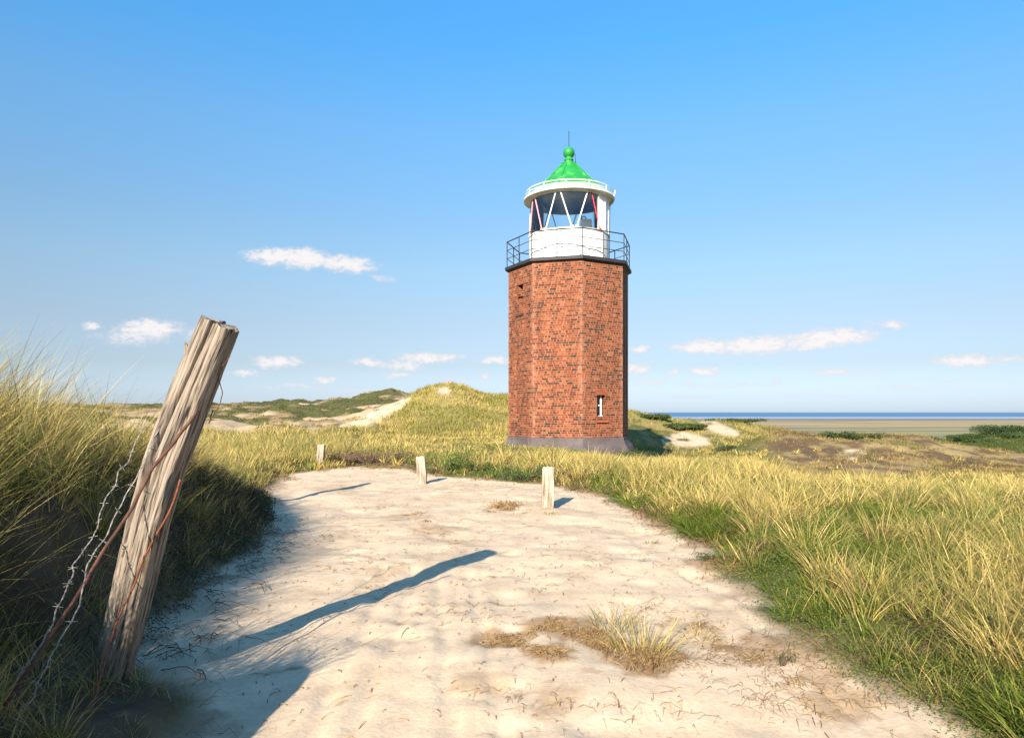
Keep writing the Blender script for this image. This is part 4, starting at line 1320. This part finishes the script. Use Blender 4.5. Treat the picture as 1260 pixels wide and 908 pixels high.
def build_posts():
    axis = [P(125, 870, 3.95), P(152, 775, 3.92), P(184, 640, 3.90), P(206, 566, 3.90), P(238, 480, 3.90), P(271, 398, 3.90)]
    o = post_mesh('leaning_fence_post', axis, [.098, .098, .100, .102, .102, .096], 4, M_WOOD, square=.5, groove=.17, na=144, nl=150, topcut=(-.012, 0), chips=.035)
    tag(o, 'thick weathered fence post leaning to the right over the grassy bank, nearest the camera', 'fence post')
    d2 = 10.4
    b = P(226, 610, d2)
    o = post_mesh('fence_post', [(b.x, b.y, gz(b.x, b.y) - .3), P(227, 560, d2), P(234, 427, d2)], [.085, .085, .08], 9, M_WOOD, square=.2, groove=.15, na=40, nl=50, topcut=(-.05, 0), chips=.06)
    tag(o, 'grey broken topped fence post standing behind the leaning post', 'fence post')
    specs = [(674, 623, 11.7, .23, .655, 1, 'nearest and broadest grey wooden bollard with a shadow at its foot', .01),
             (519, 595, 15.4, .225, .59, 2, 'pale wooden bollard at the back edge of the sand, between the other two bollards', -.02),
             (394.5, 577, 19.2, .215, .66, 3, 'farthest wooden bollard standing in short grass at the left end of the sand', .03)]
    for px, py, d, w, h, sd_, lab, lean in specs:
        x = (px - CX) / F * d
        z = gz(x, d)
        ztop = EYE - (py - HY) / F * d + h
        o = post_mesh('wooden_bollard', [(x - lean * .5, d, z - .25), (x, d, z + .2), (x + lean, d, ztop)], [w * .45, w * .45, w * .43], 20 + sd_, M_WOOD2, square=.85, groove=.07, na=48, nl=40, topcut=(.004 * sd_, -.03), chips=.02)
        tag(o, lab, 'bollard', 'wooden bollards along the sandy path')
build_posts()

# ------------------------------------------------------------------ fence wire
def smooth_line(pts, n=40, wob=.004, seed=1):
    pts = [Vector(p) for p in pts]
    out = []
    m = len(pts) - 1
    for i in range(n + 1):
        s = i / n * m
        k = min(int(s), m - 1); f = s - k
        p0, p1, p2, p3 = pts[max(k - 1, 0)], pts[k], pts[k + 1], pts[min(k + 2, m)]
        p = .5 * ((2 * p1) + (p2 - p0) * f + (2 * p0 - 5 * p1 + 4 * p2 - p3) * f * f + (3 * p1 - p0 - 3 * p2 + p3) * f ** 3)
        p = p + Vector((mnoise.noise(Vector((s * 2, seed, 0))), mnoise.noise(Vector((s * 2, seed, 5))), mnoise.noise(Vector((s * 2, seed, 9))))) * wob
        out.append(p)
    return out

def barbed(name, pts, label, seed, r=.0019, mat=None, barb=True):
    line = smooth_line(pts, 170, .016, seed)
    bm = bmesh.new()
    for ph in (0, math.pi):                                              # two strands twisted together
        tw = []
        for i, p in enumerate(line):
            t = (line[min(i + 1, len(line) - 1)] - line[max(i - 1, 0)]).normalized()
            a = t.cross(Vector((0, 0, 1))).normalized(); b = t.cross(a)
            an = i * .9 + ph
            tw.append(p + (a * math.cos(an) + b * math.sin(an)) * r * 1.05)
        tube_bm(bm, tw, r, 6)
    o = from_bm(name, bm, mat or M_ZINC)
    tag(o, label, 'barbed wire', 'strands of the old fence')
    if barb:
        rnd = random.Random(seed)
        for i in range(6, len(line) - 6, 12):
            bm = bmesh.new()
            t = (line[i + 1] - line[i - 1]).normalized()
            a = t.cross(Vector((0, 0, 1))).normalized(); b = t.cross(a)
            for q in range(2):
                an = rnd.uniform(0, 3.14)
                v_ = (a * math.cos(an) + b * math.sin(an)) * .022 + t * rnd.uniform(-.006, .006)
                tube_bm(bm, [line[i] - v_ + t * q * .004, line[i] + v_ + t * q * .004], .0014, 5)
            from_bm('barb', bm, mat or M_ZINC, o)
    return o

def build_wires():
    barbed('barbed_wire', [P(203, 512, 3.82), P(186, 549, 3.78), P(172, 578, 3.74), P(150, 620, 3.66), P(124, 669, 3.5), P(109, 692, 3.4), P(99, 740, 3.25), P(81, 775, 3.15), P(59, 815, 3.05), P(44, 846, 3.0), P(25, 885, 2.95)],
           'pale twisted barbed wire running down close beside the left edge of the leaning post', 3)
    barbed('barbed_wire', [P(178, 520, 4.2), P(162, 557, 4.1), P(144, 589, 3.95), P(127, 623, 3.8), P(116, 657, 3.65), P(97, 686, 3.5), P(84, 717, 3.35), P(67, 760, 3.2), P(45, 800, 3.1), P(20, 835, 3.0)],
           'pale barbed wire hanging through the grass, the strand farthest left of the leaning post', 8)
    line = smooth_line([P(243, 505, 3.70), P(213, 546, 3.69), P(185, 580, 3.69), P(162, 626, 3.62), P(124, 683, 3.42), P(99, 726, 3.3), P(67, 775, 3.15), P(36, 823, 3.02), P(5, 868, 2.95)], 60, .006, 5)
    bm = bmesh.new()
    tube_bm(bm, line, .009, 8)
    tag(from_bm('rusty_bar', bm, M_RUST, None, True), 'thick dark rusty iron bar slanting from the leaning post down to the lower left', 'iron bar')
    line = smooth_line([P(222, 590, 3.74), P(210, 626, 3.75), P(182, 677, 3.76), P(162, 726, 3.72), P(147, 757, 3.66), P(130, 809, 3.5), P(112, 875, 3.35), P(104, 910, 3.3)], 50, .004, 6)
    bm = bmesh.new()
    tube_bm(bm, line, .0058, 8)
    tag(from_bm('rusty_wire', bm, M_RUST2, None, True), 'thin orange rusty wire curving down the right edge of the leaning post', 'wire')
    line = smooth_line([P(283, 437, 3.86), P(272, 455, 3.88), P(269, 466, 3.9), P(273, 480, 3.9), P(271, 496, 3.9), P(264, 508, 3.9), P(257, 520, 3.92), P(262, 505, 3.95)], 40, .01, 12)
    bm = bmesh.new()
    tube_bm(bm, line, .003, 6)
    tag(from_bm('loose_wire', bm, M_RUST, None, True), 'short loose kinked wire dangling from the right side of the leaning post', 'wire')
build_wires()

# ------------------------------------------------------------------ shrubs and clumps
def shrub(px, py, d, w, h, label, green=(.065, .11, .022), n=2600, name='low_shrub', leaf=None, group=None):
    x = (px - CX) / F * d
    z = gz(x, d)
    root = empty(name, (x, d, z))
    tag(root, label, 'shrub', group)
    k = 5 + int(w * 3)
    cs = np.stack([rng.uniform(-.5, .5, k) * w, rng.uniform(-.25, .25, k) * w, rng.uniform(.25, .6, k) * h], -1)
    rs = np.stack([rng.uniform(.18, .32, k) * w, rng.uniform(.16, .26, k) * w, rng.uniform(.3, .42, k) * h], -1)
    rep = rng.integers(0, k, n)
    v = rng.normal(0, 1, (n, 3)); v /= np.linalg.norm(v, axis=1)[:, None]
    c = cs[rep] + v * rs[rep] * rng.uniform(.55, 1.08, n)[:, None]
    c[:, 2] = np.maximum(c[:, 2], .01)
    col = np.array(green)[None, :] * rng.uniform(.55, 1.55, n)[:, None]
    sz = (leaf or max(.03, .0032 * d)) * rng.uniform(.7, 1.4, n)
    V, Q, C = leaf_arrays(c, sz, col, .8)
    link_mesh('foliage', np_mesh('foliage', V, Q, C), M_LEAF, root)
    bm = bmesh.new()
    for i in range(k):
        tube_bm(bm, [(0, 0, -.05), Vector(cs[i]) * .5 + Vector((0, 0, .02)), Vector(cs[i])], .012 * (1 + w), 5, taper=.4)
    from_bm('stem', bm, mat_plain('shrub_bark', (.10, .07, .045), .9), root)

def build_shrubs():
    g = 'green bushes at the back edge of the sand'
    shrub(548, 584, 17.4, 1.1, .62, 'bright green bush just right of the middle bollard', (.085, .14, .024), 1500, group=g)
    shrub(590, 585, 17.0, .7, .32, 'small bush halfway between two bollards at the back of the sand', (.09, .12, .025), 900, group=g)
    shrub(641, 592, 15.6, 1.05, .42, 'dark green rounded bush left of the nearest bollard', (.055, .10, .02), 1900, group=g)
    shrub(876, 690, 7.5, .34, .15, 'little dark cushion bush at the edge of the sand below the grass', (.06, .085, .022), 800, leaf=.016)
    shrub(962, 805, 4.5, .18, .10, 'tiny dark cushion plant near the lower right sand edge', (.055, .075, .022), 400, leaf=.011)
    shrub(455, 574, 19.9, 2.1, .42, 'low brown heather mat behind the sand between the two left bollards', (.15, .085, .06), 2200, leaf=.05)
    shrub(770, 560, 26, 1.6, .5, 'olive bush in the straw grass at the right foot of the tower', (.06, .085, .02), 1200, leaf=.06)
    t = 'dark bushes on the far right dune'
    shrub(1232, 534, 79, 5.5, 1.15, 'large dark green bush on the far dune at the right edge', (.032, .062, .016), 5000, 'dune_bush', .2, t)
    shrub(1192, 541, 77, 4.0, .7, 'low green bush left of the large dark bush on the far dune', (.045, .075, .018), 3600, 'dune_bush', .22, t)
    shrub(1134, 538, 60, 3.0, .6, 'small green bush on the skyline of the brown heath dune', (.05, .08, .02), 2400, 'dune_bush', .18, t)
    shrub(1030, 538, 51, 2.0, .7, 'dark bush on the brown heath dune nearest the marsh', (.045, .07, .02), 2000, 'dune_bush', .15, t)
    shrub(1060, 533, 52, 2.4, .5, 'olive bush on the highest point of the brown heath dune', (.07, .085, .025), 1800, 'dune_bush', .15, t)
    shrub(800, 519, 60, 2.6, .4, 'green bush on the slope just right of the tower', (.05, .075, .02), 2400, 'dune_bush', .26, t)
    shrub(845, 525, 57, 3.0, .5, 'wide dark green bush beside the pale sand patch right of the tower', (.05, .075, .02), 3000, 'dune_bush', .26, t)
    shrub(908, 520, 63, 4.0, .4, 'dark bush topping the small dune beyond the sand patches', (.055, .07, .024), 3600, 'dune_bush', .18, t)
    shrub(895, 545, 48, 1.4, .4, 'small dark bush below the pale sand patches right of the tower', (.05, .065, .022), 900, 'dune_bush', .14, t)
    for px_, py_, d_, w_, h_, lab in ((1205, 551, 72, 3.2, .5, 'broad green bush on the near slope of the far right green dune'), (1245, 545, 74, 4.0, .6, 'bush cut off by the right edge of the view below the large dark bush'),
                                      (1165, 548, 70, 2.6, .45, 'leftmost low bush at the foot of the far right green dune')):
        shrub(px_, py_, d_, w_, h_, lab, (.045, .075, .018), 2200, 'dune_bush', .2, t)

def clump(name, px, py, d, w, h, nb, pg, label, cat, spread=1.0, pb=.2, width=.0045):
    x = (px - CX) / F * d
    k = np.array([x]); kk = np.array([d])
    v = tussocks(k, kk, np.array([nb]), np.array([h]), np.array([w]), np.array([pg]), spread, wmin=width, rows=6, pb=pb)
    V, Q, C = v
    z = gz(x, d)
    V = V - np.array([[x, d, z]])
    o = link_mesh(name, np_mesh(name, V, Q, C), M_BLADE)
    o.location = (x, d, z)
    tag(o, label, cat)

def mat_patch(name, px, py, d, w, n, label, lens=(.04, .14), lift=.03):
    x0 = (px - CX) / F * d
    a = rng.uniform(0, 2 * np.pi, n); r = np.sqrt(rng.random(n)) * w * (1 + .35 * np.sin(3 * a + px))
    x = x0 + np.cos(a) * r; y = d + np.sin(a) * r * .8
    keep = fbm(x / .11 + px, y / .11, 3) > (-.16 if w > .18 else -.5)
    x, y = x[keep], y[keep]; n = len(x)
    c = np.array([[.40, .25, .11], [.30, .18, .08], [.24, .14, .065], [.46, .32, .15]])[rng.integers(0, 4, n)] * rng.uniform(.6, 1.1, n)[:, None]
    V, Q, C = strands(x, y, rng.uniform(*lens, n), np.full(n, max(.003, .0007 * d)), c, npt=5, lift=lift, bend=1.0)
    z = gz(x0, d)
    V = V - np.array([[x0, d, z]])
    o = link_mesh(name, np_mesh(name, V, Q, C), M_TWIG)
    o.location = (x0, d, z)
    tag(o, label, 'dry plants')

def build_clumps():
    clump('grass_tussock', 757, 765, 5.35, .17, .33, 120, .45, 'upper thin green grass tussock on the open sand', 'grass tuft', 1.0)
    clump('grass_tussock', 792, 800, 4.75, .20, .36, 240, .22, 'largest straw coloured grass tussock on the open sand in the foreground', 'grass tuft', 1.1, .3)
    clump('grass_tussock', 862, 775, 5.1, .12, .18, 60, .3, 'sparse small brownish tuft right of the big tussock', 'grass tuft', 1.2, .4)
    clump('grass_tussock', 800, 662, 8.8, .10, .10, 60, .75, 'very short green sprouts on the sand below the nearest bollard', 'grass tuft', 1.2, .1, .007)
    clump('grass_tussock', 678, 632, 10.9, .10, .12, 40, .6, 'tiny tuft growing at the foot of the nearest bollard', 'grass tuft', 1.0, .2, .008)
    mat_patch('dead_grass_mat', 700, 770, 5.2, .27, 620, 'brown matted dead grass left of the big tussock')
    mat_patch('dead_grass_mat', 735, 790, 4.9, .17, 240, 'small brown dead grass mat directly touching the big tussock')
    mat_patch('dead_grass_mat', 622, 785, 4.9, .20, 280, 'loose brown ring of dead stalks farthest left on the open sand')
    mat_patch('dead_grass_mat', 672, 805, 4.6, .16, 260, 'small brown dead grass patch nearest the bottom of the sand')
    mat_patch('dead_grass_mat', 786, 812, 4.55, .22, 500, 'thick brown dead thatch under the big tussock', (.06, .22), .09)
    mat_patch('dead_grass_mat', 622, 623, 11.7, .32, 150, 'reddish brown dead clump between the two right bollards', (.1, .35), .10)
build_shrubs(); build_clumps()
